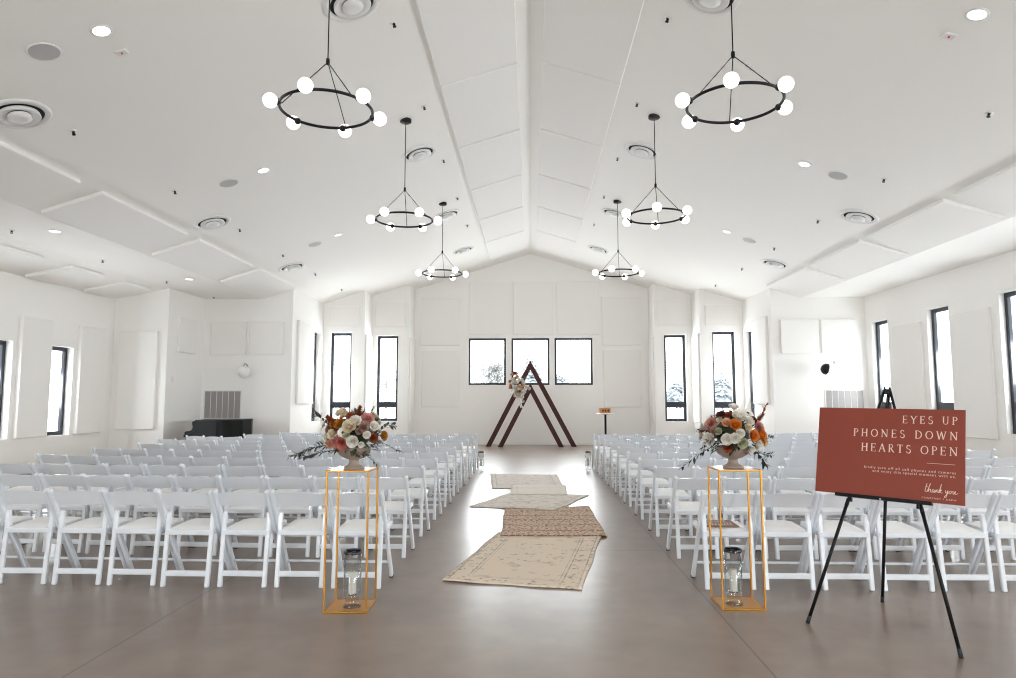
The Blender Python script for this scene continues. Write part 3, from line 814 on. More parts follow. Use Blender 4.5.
PXL = 1/138.     # metres per image pixel at the stands, used to lay the bouquets out to scale
fx, fy, fz = SL_[0]+.01, SL_[1]-.02, SL_[2]
footed_bowl(fx, fy, fz, 'taupe footed stoneware bowl on the piano side gold stand')
t = thing('flower_arrangement', 'low bouquet with rust plumes and coral dahlia in bowl on the piano side stand', 'flowers', (fx, fy, fz+.125))
def LP(px, py, r): return ((px-353.2)*PXL, (452-py)*PXL, r*PXL)
FL = [('rose','pw',357.9,440.8,6.5),('rose','pc',354.3,426,7.5),('rose','pw',359.5,421,6.5),('dahlia','pk',346,442,7),('dahlia','pp',339,442,5.5),('rose','pc',336.6,434,5.5),
      ('rose','pw',329.5,437.5,4),('rose','pw',326,442,3),('anemone','pw',321.3,425.4,4.5),('anemone','pw',347.5,432,5),('rose','pa',343,424,5.5),('plume','pa',346,421,7),('plume','pr',333,421,10),('plume','pr',338,423,8),
      ('rose','pc',343.7,413,6.5),('rose','pc',348,415,5),('rose','pr',354,417,5),('plume','pr',361,411,8),('dahlia','pp',370.9,417.5,6.5),('rose','pm',368,427,5.5),('rose','pw',377,426,5.5),
      ('rose','pa',385,436,5.5),('rose','pr',377,438,5),('rose','pw',371,434.5,4.5),('rose','pg',352,435,4),('rose','pm',364,431,4),('rose','pe',334,444,4.5),('rose','pw',366,444,3.5),('rose','pa',337,424,4.5)]
arrangement(t, [(k, m, *LP(x, y, r)) for k, m, x, y, r in FL], 3)
def spr_(pts, lm, ll, lw, seed, every=2):
    return link('leaf_spray', spray(pts, lm, ll, lw, seed, every), t)
spr_([(-.10,-.12,.04),(-.20,-.16,.05),(-.30,-.17,.02),(-.40,-.16,-.03)], 'leafgrey', .05, .026, 1, 3)
spr_([(-.10,-.14,.02),(-.22,-.2,.0),(-.31,-.2,-.03)], 'leafgrey', .045, .024, 2, 3)
spr_([(.10,-.15,.0),(.16,-.2,-.03),(.21,-.2,-.07)], 'leaf', .036, .011, 3, 2)
spr_([(.12,-.12,.05),(.24,-.14,.07),(.33,-.12,.02),(.37,-.1,.01)], 'leaf', .03, .01, 4, 1)
spr_([(.15,-.08,.12),(.26,-.08,.19),(.30,-.06,.19)], 'leafgrey', .045, .022, 5, 2)
spr_([(.05,-.05,.2),(.13,-.06,.27),(.15,-.06,.31)], 'leaf', .028, .012, 6, 1)
spr_([(-.12,-.08,.15),(-.22,-.1,.24),(-.25,-.1,.26)], 'leafgrey', .045, .022, 7, 2)
spr_([(.0,-.18,.02),(.09,-.22,-.01),(.14,-.2,.0)], 'leaf', .045, .018, 8, 3)

fx, fy, fz = SR_[0]-.01, SR_[1]-.02, SR_[2]
footed_bowl(fx, fy, fz, 'taupe footed stoneware bowl on the easel side gold stand')
t = thing('flower_arrangement', 'low bouquet with orange roses and trailing dark leaves in bowl on the easel side stand', 'flowers', (fx, fy, fz+.125))
def LP(px, py, r): return ((px-732)*PXL*1.02, (453-py)*PXL*1.02, r*PXL)
FR = [('rose','pw',731.4,409.5,5.5),('rose','pw',734,418,8),('anemone','pw',745.6,414,5.5),('rose','pb',717,417.4,5),('rose','pr',724,417,4),('dahlia','pp',706.6,425,6.5),('rose','po',728.7,426.3,6.5),
      ('rose','pe',720.8,424.5,5),('rose','pw',743,423,5.5),('rose','pc',741,429,4.5),('dahlia','pp',755.6,429,7),('rose','po',746,437,6.5),('rose','po',755.6,437.5,6.5),('rose','pw',720.2,440.5,6.5),
      ('rose','pw',727.5,439.3,6),('rose','pw',732.6,434.6,5),('rose','pw',705,441,7.5),('rose','pr',720.8,449,5),('rose','pg',734.4,444,6),('rose','pw',751.5,446.4,5.5),('rose','pw',743.8,450.5,4.5),
      ('rose','pc',760,445,4.5),('rose','pc',715,422,3.5),('rose','pm',709,433,4),('rose','pb',748,422,4),('rose','pa',757,443,4.5),('plume','pr',760,419,6),('rose','pg',713,433,4)]
arrangement(t, [(k, m, *LP(x, y, r)) for k, m, x, y, r in FR], 4)
spr_([(-.12,-.12,.08),(-.22,-.16,.02),(-.30,-.17,-.02),(-.40,-.17,-.10)], 'leafblack', .05, .018, 11, 2)
spr_([(-.14,-.1,.10),(-.22,-.14,.08),(-.25,-.14,.03)], 'leafblack', .035, .014, 12, 2)
spr_([(.10,-.14,.02),(.15,-.18,-.03),(.17,-.19,-.08)], 'leafblack', .05, .018, 13, 3)
spr_([(.16,-.06,.18),(.21,-.06,.27),(.24,-.05,.33)], 'pr', .03, .014, 14, 3)
spr_([(-.14,-.08,.14),(-.22,-.1,.155),(-.27,-.1,.15)], 'pb', .032, .016, 15, 3)
spr_([(.18,-.08,.06),(.24,-.08,.1),(.27,-.07,.1)], 'leafgrey', .03, .014, 16, 2)
spr_([(.05,-.12,-.01),(.16,-.16,-.01),(.22,-.15,-.02)], 'leaf', .04, .016, 17, 2)

# ------------------------------------------------------------------ aisle rugs
RUGS = []
def inside(q, p):
    m = 9.
    for i in range(4):
        a, c = q[i], q[(i+1) % 4]; e = (c-a).normalized(); m = min(m, e.x*(p.y-a.y)-e.y*(p.x-a.x))
    t = min(1, max(0, (m+.07)/.07)); return t*t*(3-2*t)
def rug(quad, z, m, w, l, label, edge=None, seed=0, th=.008):
    A, B, C, D = [Vector((*p, 0)) for p in quad]      # near-left, near-right, far-right, far-left
    r = random.Random(seed); nu, nv = 26, 36; b = MB(); ph = [r.uniform(0, 6) for _ in range(6)]
    cen = (A+B+C+D)/4; vs = []; uvs = []
    under = list(RUGS); RUGS.append((A, B, C, D)); z = .001
    for lay in (1, 0):
        for j in range(nv+1):
            v = j/nv
            for i in range(nu+1):
                u = i/nu; p = A.lerp(B, u).lerp(D.lerp(C, u), v)
                e = .004*(math.sin(9*u+5*v+ph[0])+math.sin(17*v+ph[1])*math.sin(4*u+ph[2])+.8)
                e = max(0, e)
                if v in (0, 1): p = p + (D-A).normalized()*.006*math.sin(14*u+ph[3])
                if u in (0, 1): p = p + (B-A).normalized()*.006*math.sin(11*v+ph[4])
                vs.append((p.x-cen.x, p.y-cen.y, z+(th if lay else 0)+e*.6+sum(.0125*inside(q, p) for q in under))); uvs.append((u*w, v*l))
    n = (nu+1)*(nv+1); fs = []
    for j in range(nv):
        for i in range(nu):
            a = j*(nu+1)+i; fs.append((a, a+1, a+nu+2, a+nu+1)); fs.append((n+a, n+a+nu+1, n+a+nu+2, n+a+1))
    for i in range(nu): fs.append((n+i, n+i+1, i+1, i)); q = nv*(nu+1)+i; fs.append((q, q+1, n+q+1, n+q))
    for j in range(nv):
        q = j*(nu+1); fs.append((q, q+nu+1, n+q+nu+1, n+q)); q += nu; fs.append((q+nu+1, q, n+q, n+q+nu+1))
    b.add(vs, fs, 0, True); me = b.mesh('rug', m)
    uvl = me.uv_layers.new(name='UVMap')
    for lp in me.loops: uvl.data[lp.index].uv = uvs[lp.vertex_index]
    return tag(link('aisle_rug', me, None, (cen.x, cen.y, 0)), label, 'rug', 'rugs laid down the aisle')
rug([(-.73,5.69),(.39,5.47),(.75,7.55),(-.37,7.76)], .0, rug_mat('faded_oriental', (.82,.70,.57), (.24,.21,.21), 'oriental'), 1.14, 2.10, 'large faded beige oriental rug, the one nearest the gold stands', seed=1)
rug([(-.33,7.50),(.82,7.53),(.80,9.66),(-.37,9.60)], .012, rug_mat('flecked_jute', (.68,.53,.41), (.20,.08,.06), 'flecked'), 1.15, 2.1, 'tan woven rug with dark red flecks overlapping the oriental rug', seed=2)
rug([(-.85,9.60),(.31,9.25),(.89,10.80),(-.30,11.14)], .024, rug_mat('pale_bordered', (.82,.76,.70), (.38,.31,.27), 'faded'), 1.19, 1.6, 'pale bordered rug lying askew in the middle of the aisle', seed=3)
rug([(-.66,11.55),(.56,11.70),(.50,13.70),(-.82,13.88)], .0, rug_mat('washed_grey', (.79,.74,.69), (.36,.32,.29), 'faded'), 1.22, 2.1, 'washed grey rug lying nearest the arch', seed=4)
rug([(-.31,10.72),(.56,10.78),(.60,11.98),(-.34,11.90)], .036, rug_mat('cream_flatweave', (.86,.81,.74), (.65,.58,.52), 'plain'), .9, 1.2, 'small plain cream rug overlapping the washed grey rug', seed=5)

# ------------------------------------------------------------------ wooden arch
def tri(y, xl, xr, apx, aph, name, root, wd=.145, dp=.14):
    w = MB()
    def side(x0, nm):
        b = MB(); p0 = Vector((x0, y, 0)); p1 = Vector((apx, y, aph)); d = (p1-p0).normalized(); nrm = Vector((-d.z, 0, d.x))
        if nrm.x * (apx-x0) < 0: nrm = -nrm       # inward
        # foot cut level, top cut plumb
        hx = wd/abs(d.z); sgn = 1 if x0 < apx else -1
        foot = [(x0, 0), (x0+sgn*hx, 0)]
        k = (apx - (x0+sgn*hx))*sgn; top_in = k*abs(d.z/d.x)
        pts = [foot[0], foot[1], (apx, top_in), (apx, aph)]
        vs = [(x, yy, z) for yy in (y-dp/2, y+dp/2) for x, z in pts]
        b.add(vs, [(0,1,2,3), (7,6,5,4), (0,4,5,1), (1,5,6,2), (2,6,7,3), (3,7,4,0)])
        b.build(nm, 'wood', root)
    side(xl, 'beam'); side(xr, 'beam')
t = thing('wedding_arch', 'dark brown double triangle wooden arch standing before the three windows', 'arch')
t.location = (0, 22.2, 0)
tri(0, -1.47, 1.47, -.02, 2.79, 'outer', t)
tri(-.15, -1.07, 1.05, -.02, 2.04, 'inner', t)
# flowers tied to the arch
t = thing('arch_flowers', 'white and peach flower cluster with trailing white ribbon tied to the wooden arch', 'flowers', (-.44, 22.0, 1.93))
rr = random.Random(12); b = MB()
for i in range(110):
    d = Vector((rr.gauss(0, .13), rr.uniform(-.1, .08), rr.gauss(0, .22)))
    leaf(b, d*.9, d + Vector((rr.uniform(-.1, .1), -.1, rr.uniform(-.1, .1))), rr.uniform(.06, .1), .03)
b.build('foliage', 'leafgrey', t)
n_ = 0
while n_ < 58:
    x, z = rr.uniform(-.26, .26), rr.uniform(-.36, .42)
    if (x/.24)**2+(z/.38)**2 > 1: continue
    x -= .12*z; n_ += 1
    m = rr.choice(['pw', 'pw', 'pw', 'pw', 'pc', 'pe', 'pw', 'pw', 'pm', 'pw', 'pe'])
    o = bloom(t, 'rose', m, (x, -.08+rr.uniform(-.05, .03), z), (x*1.5, -.6, z*1.2), rr.uniform(.055, .08), n_); o['label'] = NAME_OF[m] + ' rose'
for i, (x, z, m) in enumerate([(.28,-.02,'pw'),(.36,-.06,'pw'),(.12,-.36,'pw'),(.17,-.45,'pw'),(-.08,.42,'pr'),(-.02,.40,'pe'),(-.16,.38,'pe'),(.2,.1,'pw'),(.05,-.28,'pw')]):
    o = bloom(t, 'rose', m, (x, -.06, z), (x, -.7, z), .07, i); o['label'] = NAME_OF[m] + ' rose'
b = MB(); pts = [(.06, -.12, -.2), (.1, -.13, -.4), (.07, -.12, -.55), (.12, -.13, -.68)]
for dx in (0, .05):
    v = []; 
    for i, p in enumerate(pts):
        for s in (-1, 1): v += [(p[0]+dx+s*.018, p[1]-.004, p[2]), (p[0]+dx+s*.018, p[1]+.0, p[2])]
    f = []
    for i in range(3): a = i*4; f += [(a, a+2, a+6, a+4), (a+1, a+5, a+7, a+3), (a, a+4, a+5, a+1), (a+2, a+3, a+7, a+6)]
    b.add(v, f, 0, True)
b.build('ribbon', 'ribbon', t)

# ------------------------------------------------------------------ side table with wooden box
t = thing('cocktail_table', 'tall white round pedestal table on black pole beside the arch', 'table', (2.38, 22.0, 0))
MB().lathe([(0, 1.045), (.29, 1.045), (.30, 1.055), (.30, 1.07), (.29, 1.078), (0, 1.078)], 40).build('tabletop', 'tabletop', t)
MB().lathe([(.035, .02), (.035, 1.03), (.09, 1.035), (.09, 1.046), (0, 1.046)], 20).build('pole', 'black', t)
MB().lathe([(0, 0), (.24, 0), (.24, .012), (.06, .025), (0, .025)], 32).build('base', 'black', t)
t = thing('wooden_box', 'small orange wooden box standing on the tall white table', 'box', (2.36, 21.98, 1.078), (0, 0, .08))
b = MB()
b.bbox(-.17, .17, -.085, -.073, 0, .16, .002).bbox(-.17, .17, .073, .085, 0, .16, .002).bbox(-.17, -.158, -.073, .073, 0, .16, .002).bbox(.158, .17, -.073, .073, 0, .16, .002).bbox(-.158, .158, -.073, .073, 0, .012, .001)
b.build('crate', 'lightwood', t)
b = MB()
for x in (-.10, -.02, .07): b.bbox(x, x+.055, -.089, -.084, .05, .115, .001)
b.build('dark_emblem', 'wood', t)

# ------------------------------------------------------------------ grand piano
t = thing('grand_piano', 'black grand piano with closed lid in the alcove', 'piano', (-8.28, 16.85, 0), (0, 0, math.radians(16)))
def outline(o=0.):
    pts = [(.02, -.70-o), (.50, -.70-o)]
    for i in range(1, 9):
        u = i/8; q = u*u*(3-2*u); pts.append((.50+.54*u, -.70-o + q*.52))
    for i in range(1, 8):
        a = -PI/2*.55 + i/7*(PI*.98); pts.append((1.02+.19*math.cos(a)+o, .36+.34*math.sin(a) + (o if math.sin(a) > 0 else 0)))
    pts += [(.85, .70+o), (.02, .70+o)]
    return pts
MB().poly(outline(), .58, .985).build('body', 'blackwood', t)
MB().poly(outline(.012), .987, 1.008).build('lid', 'blackwood', t)
b = MB()
b.bbox(-.22, .02, -.70, .70, .60, .67, .006); b.build('keybed', 'blackwood', t)
for sy in (-1, 1):
    b = MB(); pr = [(-.20, .67), (-.205, .72), (-.17, .745), (-.10, .75), (-.05, .775), (-.025, .84), (-.045, .94), (-.03, .985), (.02, .985), (.02, .67)]
    y0 = sy*.70; y1 = sy*.645; k = len(pr)
    b.add([(x, y0, z) for x, z in pr]+[(x, y1, z) for x, z in pr], [list(range(k)), list(range(k, 2*k))[::-1]] + [(i, (i+1) % k, k+(i+1) % k, k+i) for i in range(k)])
    b.build('cheek', 'blackwood', t)
kb = MB().bbox(-.17, -.02, -.64, .64, .67, .692, .002); ko = kb.build('keyboard', 'ivory', t)
b = MB()
for i in range(51):
    if i % 7 in (2, 6): continue
    y = -.628+i*.0247; b.box(-.115, -.02, y, y+.011, .692, .703)
b.build('black_keys', 'blackwood', ko)
MB().bbox(-.02, .018, -.64, .64, .67, .82, .004).build('fallboard', 'blackwood', t)
for x, y in ((.06, -.58), (.06, .58), (1.0, .32)):
    lg = MB().lathe([(.035, .05), (.04, .1), (.055, .5), (.065, .66), (0, .66)], 12, 0, Matrix.Translation((x, y, 0))).build('leg', 'blackwood', t)
    MB().lathe([(0, 0), (.028, .0), (.03, .03), (.018, .055), (0, .055)], 12, 0, Matrix.Translation((x, y, 0))).build('caster', 'gold', lg)
b = MB().bbox(.22, .26, -.06, -.035, .12, .66, .003).bbox(.22, .26, .035, .06, .12, .66, .003).bbox(.18, .30, -.11, .11, .06, .13, .005)
ly = b.build('pedal_lyre', 'blackwood', t)
for y in (-.05, 0, .05): MB().bbox(.08, .2, y-.01, y+.01, .07, .082, .003).build('pedal', 'gold', ly)

# ------------------------------------------------------------------ wall grilles, sconces, switches
def grille(x0, x1, z0, z1, y, label):
    t = thing('return_air_grille', label, 'wall vent', ((x0+x1)/2, y, z0), (0, 0, 0), 'wall return grilles')
    w, h = (x1-x0)/2, z1-z0
    MB().bbox(-w, w, -.015, 0, 0, .03, .003).bbox(-w, w, -.015, 0, h-.03, h, .003).bbox(-w, -w+.03, -.015, 0, .03, h-.03, .003).bbox(w-.03, w, -.015, 0, .03, h-.03, .003).build('frame', 'wplastic', t)
    b = MB(); n = 34
    for i in range(n):
        z = .03+(h-.06)*(i+.5)/n
        b.add([(-w+.03, -.011, z-.012), (w-.03, -.011, z-.012), (w-.03, -.002, z+.010), (-w+.03, -.002, z+.010)], [(0,1,2,3)])
    b.build('louvre', 'grey', t)
    b = MB()
    for k in range(1, 6): x = -w+.03+(2*w-.06)*k/6; b.bbox(x-.007, x+.007, -.014, -.001, .03, h-.03, .001)
    b.build('mullions', 'wplastic', t)
grille(-8.88, -7.84, .98, 1.76, YB, 'grey louvred wall grille behind the piano')
grille(7.84, 8.88, .98, 1.78, YBR, 'grey louvred wall grille behind the terracotta sign')
t = thing('wall_sconce', 'white globe wall lamp on the alcove wall above the piano', 'wall lamp', (-7.70, YB, 2.42), (0, 0, 0))
MB().lathe([(0, 0), (.04, 0), (.035, .02), (0, .02)], 24, 0, Matrix.Rotation(PI/2, 4, 'X')).build('backplate', 'wplastic', t)
MB().tube([(0, -.01, 0), (-.01, -.12, .05), (0, -.24, .04), (.02, -.30, -.03)], .009, 8).build('arm', 'black', t)
MB().sphere((.03, -.30, -.19), .155, 28, 16).build('globe', 'wplastic', t)
t = thing('wall_sconce', 'black domed wall lamp on curved arm in the easel side alcove', 'wall lamp', (8.16, YBR, 2.50), (0, 0, 0))
MB().lathe([(0, 0), (.06, 0), (.055, .02), (0, .02)], 24, 0, Matrix.Rotation(PI/2, 4, 'X')).build('backplate', 'wplastic', t)
MB().tube([(0, -.01, 0), (-.02, -.14, .04), (-.14, -.25, .05), (-.30, -.30, -.06)], .010, 8).build('arm', 'wplastic', t)
m90 = Matrix.Translation((-.36, -.30, -.2)) @ Matrix.Rotation(-PI/2+.25, 4, 'Y')
MB().lathe([(.15, .0), (.145, .05), (.12, .10), (.07, .14), (0, .152)], 28, 0, m90).lathe([(.0, .145), (.065, .133), (.115, .095), (.14, .05), (.146, .0), (.15, 0)], 28, 0, m90).build('shade', 'black', t)
MB().sphere((-.335, -.30, -.205), .11, 20, 12).build('globe', 'wplastic', t)
for axis, x, y, z, l in (('x', XA, 16.7, 2.0, 'small white control plate on the alcove side wall'), ('x', XR, 17.2, 2.03, 'small white control plate by the easel side windows')):
    d = 1 if x < 0 else -1
    t = thing('wall_control', l, 'switch', (x, y, z))
    MB().bbox(min(0, d*.012), max(0, d*.012), -.045, .045, -.06, .06, .003).build('plate', 'wplastic', t)
    MB().bbox(min(d*.012, d*.018), max(d*.012, d*.018), -.015, .015, -.03, .03, .002).build('rocker', 'wplastic', t)

# ------------------------------------------------------------------ easel and sign
F1, F2, F3 = Vector((1.83, 4.73, 0)), Vector((2.46, 4.13, 0)), Vector((2.57, 5.23, 0))
edge = (F2-F1).normalized(); nrm = Vector((-edge.y, edge.x, 0)); mid = (F1+F2)/2
AP = mid + nrm*.33 + edge*.02 + Vector((0, 0, 1.54))
t = thing('easel', 'black metal tripod easel holding the terracotta sign', 'easel', tuple(mid))
def LL(p): return Vector(p)-mid
tops = [AP - edge*.016, AP + edge*.016, AP + nrm*.03 - Vector((0, 0, .02))]
for f, p in zip((F1, F2, F3), tops):
    d = (p-f).normalized()
    lg = MB().tube([LL(f+d*.02), LL(f+(p-f)*.52)], .011, 10).tube([LL(f+(p-f)*.5), LL(p)], .009, 10).tube([LL(f+(p-f)*.50), LL(f+(p-f)*.53)], .0125, 10).build('leg', 'black', t)
    MB().tube([LL(f), LL(f+d*.05)], .0125, 10).build('rubber_foot', 'rubber', lg)
b = MB().beam(LL(AP-edge*.024-Vector((0,0,.01))), LL(AP+edge*.024-Vector((0,0,.01))), .035, .026, side=(0, 0, 1), b=.006).tube([LL(AP-edge*.015), LL(AP-edge*.015+Vector((0,0,.025)))], .008, 8).tube([LL(AP+edge*.015), LL(AP+edge*.015+Vector((0,0,.02)))], .008, 8)
b.build('hinge_head', 'black', t)
MB().tube([LL(AP+nrm*.01), LL(AP+nrm*-.05+Vector((0,0,-.16)))], .006, 8).build('top_clip', 'black', t)
# sign: lower left corner frame
SW, SH, az, tilt, roll = .87, .583, -.745, .225, -.012
r_ = Vector((math.cos(az), math.sin(az), 0)); n_ = Vector((-math.sin(az), math.cos(az), 0))
u_ = Vector((n_.x*math.sin(tilt), n_.y*math.sin(tilt), math.cos(tilt)))
x_ = r_*math.cos(roll)+u_*math.sin(roll); z_ = u_*math.cos(roll)-r_*math.sin(roll); y_ = z_.cross(x_)
SC = Vector((2.266, 4.512, .848))
SM = Matrix(((x_.x, y_.x, z_.x, SC.x), (x_.y, y_.y, z_.y, SC.y), (x_.z, y_.z, z_.z, SC.z), (0, 0, 0, 1)))
# tray under the board
def onboard(u, v, d=0.): return SM @ Vector((u, d, v))
MB().beam(LL(onboard(-.30, -.009, .0)), LL(onboard(.265, -.009, .0)), .04, .016, side=tuple(y_), b=.003).beam(LL(onboard(-.30, -.006, -.018)), LL(onboard(.265, -.006, -.018)), .006, .022, side=tuple(y_), b=.002).build('tray', 'black', t)
for u in (-.21, .185): MB().bbox(-.008, .008, .0, .03, -.045, -.017, .003, 0, Matrix.Translation(-mid) @ SM @ Matrix.Translation((u, 0, 0))).build('bracket', 'black', t)
MB().sphere(LL(onboard(-.02, -.014, -.028)), .007, 10, 6).build('thumb_screw', 'chrome', t)

sg = thing('welcome_sign', 'terracotta rectangular sign with blush lettering resting on the black easel', 'sign')
sg.matrix_world = SM
MB().bbox(-SW/2, SW/2, -.004, .004, 0, SH, .001).build('board', 'sign', sg)
GW = .135; TN = .075
def glyph(ch):
    """serif capital as (strokes, advance): stroke = (points, width)"""
    s = []; sf = []
    def st(p, w): s.append((p, w))
    def serif(x, y, w=.26): s.append(([(x-w/2, y), (x+w/2, y)], .04))
    def arc(cx, cy, rx, ry, a0, a1, w0, w1, n=18):
        P = [(cx+rx*math.cos(math.radians(a0+(a1-a0)*i/n)), cy+ry*math.sin(math.radians(a0+(a1-a0)*i/n))) for i in range(n+1)]
        s.append((P, [w0+(w1-w0)*math.sin(PI*i/n) for i in range(n+1)]))
    if ch in 'EPDRHN' or ch == 'T': pass
    if ch == 'E':
        st([(.12,0),(.12,1)], GW); st([(.02,.98),(.58,.98)], .045); st([(.02,.02),(.60,.02)], .045); st([(.12,.52),(.48,.52)], TN)
        st([(.57,1),(.56,.82)], .04); st([(.60,0),(.58,.20)], .04); st([(.48,.60),(.48,.44)], .035); return s, .66
    if ch == 'Y':
        st([(.08,.98),(.40,.45)], GW); st([(.74,.98),(.40,.45)], TN); st([(.40,.47),(.40,0)], GW); serif(.08,.98); serif(.74,.98); serif(.40,.02,.3); return s, .84
    if ch == 'S':
        arc(.30,.745,.20,.235,35,270,.045,.10); arc(.30,.265,.23,.25,90,-145,.05,.115); st([(.47,.95),(.47,.76)], .04); st([(.09,.06),(.09,.26)], .04); return s, .60
    if ch == 'U':
        st([(.14,.98),(.14,.32)], GW); st([(.66,.98),(.66,.32)], TN); arc(.40,.32,.26,.30,180,360,.11,.05); serif(.14,.98); serif(.66,.98,.24); return s, .82
    if ch == 'P':
        st([(.14,0),(.14,1)], GW); arc(.26,.74,.30,.24,90,-90,.045,.10); st([(.04,.98),(.28,.98)], .045); st([(.14,.50),(.28,.50)], .045); serif(.14,.02,.3); return s, .64
    if ch == 'H':
        st([(.14,0),(.14,1)], GW); st([(.70,0),(.70,1)], GW); st([(.14,.52),(.70,.52)], TN)
        for x in (.14,.70): serif(x,.98,.28); serif(x,.02,.28)
        return s, .86
    if ch == 'O':
        arc(.44,.5,.38,.47,90,270,.05,.12); arc(.44,.5,.38,.47,90,-90,.05,.12); return s, .90
    if ch == 'N':
        st([(.13,0),(.13,.98)], TN); st([(.12,.97),(.74,.04)], GW); st([(.75,0),(.75,1)], TN); serif(.10,.98,.24); serif(.13,.02,.24); serif(.75,.98,.24); return s, .90
    if ch == 'D':
        st([(.14,0),(.14,1)], GW); arc(.30,.5,.46,.48,90,-90,.045,.12); st([(.04,.98),(.32,.98)], .045); st([(.04,.02),(.32,.02)], .045); return s, .84
    if ch == 'W':
        st([(.06,.98),(.30,.02)], GW); st([(.30,.02),(.54,.98)], TN); st([(.54,.98),(.78,.02)], GW); st([(.78,.02),(1.02,.98)], TN)
        serif(.06,.98,.24); serif(1.02,.98,.22); return s, 1.10
    if ch == 'A':
        st([(.06,.0),(.40,1.0)], TN); st([(.40,1.0),(.74,.0)], GW); st([(.18,.36),(.62,.36)], .045); serif(.06,.02,.24); serif(.74,.02,.26); return s, .82
    if ch == 'R':
        st([(.14,0),(.14,1)], GW); arc(.26,.75,.27,.23,90,-90,.045,.10); st([(.04,.98),(.28,.98)], .045); st([(.14,.52),(.28,.52)], .045); st([(.30,.51),(.66,.0)], GW); serif(.14,.02,.3); st([(.62,.02),(.76,.02)], .04); return s, .74
    if ch == 'T':
        st([(.34,0),(.34,1)], GW); st([(.02,.975),(.66,.975)], .05); st([(.03,1),(.02,.80)], .04); st([(.65,1),(.66,.80)], .04); serif(.34,.02,.3); return s, .70
    return s, .42
def ribbon_strokes(b, strokes, ox, oz, sx, sz, y0=-.0058, y1=-.004):
    for P, W in strokes:
        n = len(P); Ws = W if isinstance(W, list) else [W]*n; vs = []
        for i in range(n):
            a = Vector((*P[max(0, i-1)], 0)); c = Vector((*P[min(n-1, i+1)], 0)); d = (c-a).normalized(); nn = Vector((-d.y, d.x, 0))
            for sg_ in (1, -1):
                q = Vector((*P[i], 0)) + nn*Ws[i]*.5*sg_
                vs += [(ox+q.x*sx, y0, oz+q.y*sz), (ox+q.x*sx, y1, oz+q.y*sz)]
        fs = []
        for i in range(n-1):
            a = 4*i; fs += [(a, a+2, a+6, a+4), (a, a+4, a+5, a+1), (a+2, a+3, a+7, a+6)]
        fs += [(0, 1, 3, 2), (4*n-4, 4*n-2, 4*n-1, 4*n-3)]
        b.add(vs, fs)
def serif_line(txt, s0, s1, top, bot):
    """set a line between board fractions s0..s1 and heights (fractions from the top)"""
    cap = (bot-top)*SH; G = [glyph(c) for c in txt]; nat = sum(g[1] for g in G)
    width = (s1-s0)*SW; sx = cap*.92; gap = (width - nat*sx)/(len(txt)-1); b = MB(); x = -SW/2+s0*SW
    for strokes, adv in G:
        ribbon_strokes(b, strokes, x, SH*(1-bot), sx, cap); x += adv*sx+gap
    b.build('lettering', 'blush', sg)
serif_line('EYES UP', .603, .953, .078, .162)
serif_line('PHONES DOWN', .265, .955, .240, .328)
serif_line('HEARTS OPEN', .325, .955, .404, .494)
b = MB(); ribbon_strokes(b, [([(0, 0), (1, 0)], .012)], -SW/2+.765*SW, SH*(1-.588), .175*SW, .16); b.build('rule', 'blush', sg)
def small_text(txt, s0, s1, base, h):
    cu = bpy.data.curves.new('lettering', 'FONT'); cu.body = txt; cu.size = 1; cu.space_character = 1.25; cu.resolution_u = 2
    o = bpy.data.objects.new('text_tmp', cu); COL.objects.link(o)
    dg = bpy.context.evaluated_depsgraph_get(); me = bpy.data.meshes.new_from_object(o.evaluated_get(dg))
    bpy.data.objects.remove(o); bpy.data.curves.remove(cu)
    xs = [v.co.x for v in me.vertices]; mn, mx = min(xs), max(xs); k = (s1-s0)*SW/(mx-mn)
    for v in me.vertices:
        x, y = v.co.x, v.co.y; v.co = (-SW/2+s0*SW+(x-mn)*k, -.0048, SH*(1-base)+y*h)
    me.materials.clear(); me.materials.append(M['blush']); me.name = 'lettering'
    link('lettering', me, sg)
small_text('kindly turn off all cell phones and cameras', .352, .945, .686, .0225)
small_text('and enjoy this special moment with us.', .410, .945, .724, .0225)
small_text('COURTNEY + DREW', .738, .95, .962, .0135)
# handwritten thank you
hw = [[(.06,.62),(.20,.66)], [(.16,1.0),(.10,.55),(.06,.18),(.10,.08),(.17,.14)], [(.17,.14),(.26,.55),(.33,.95),(.36,1.02),(.33,.92),(.25,.40),(.22,.08),(.27,.30),(.33,.42),(.36,.36),(.35,.14),(.39,.08),(.44,.16)],
      [(.56,.36),(.50,.42),(.45,.28),(.46,.12),(.51,.10),(.57,.34),(.56,.14),(.59,.08),(.63,.20),(.66,.40),(.66,.12),(.70,.34),(.75,.42),(.77,.36),(.76,.12),(.80,.10)],
      [(.80,.10),(.88,.55),(.94,.98),(.95,1.0),(.90,.60),(.86,.08)], [(.86,.22),(.93,.42),(.96,.38),(.88,.24),(.96,.08),(1.02,.14)],
      [(1.17,.42),(1.18,.18),(1.22,.12),(1.30,.42),(1.27,.10),(1.20,-.28),(1.13,-.36),(1.12,-.26),(1.25,.02),(1.36,.22)],
      [(1.42,.40),(1.36,.28),(1.38,.10),(1.45,.12),(1.48,.30),(1.43,.40),(1.50,.34),(1.56,.38)], [(1.58,.42),(1.57,.16),(1.61,.08),(1.69,.42),(1.68,.14),(1.73,.08),(1.84,.22)]]
b = MB()
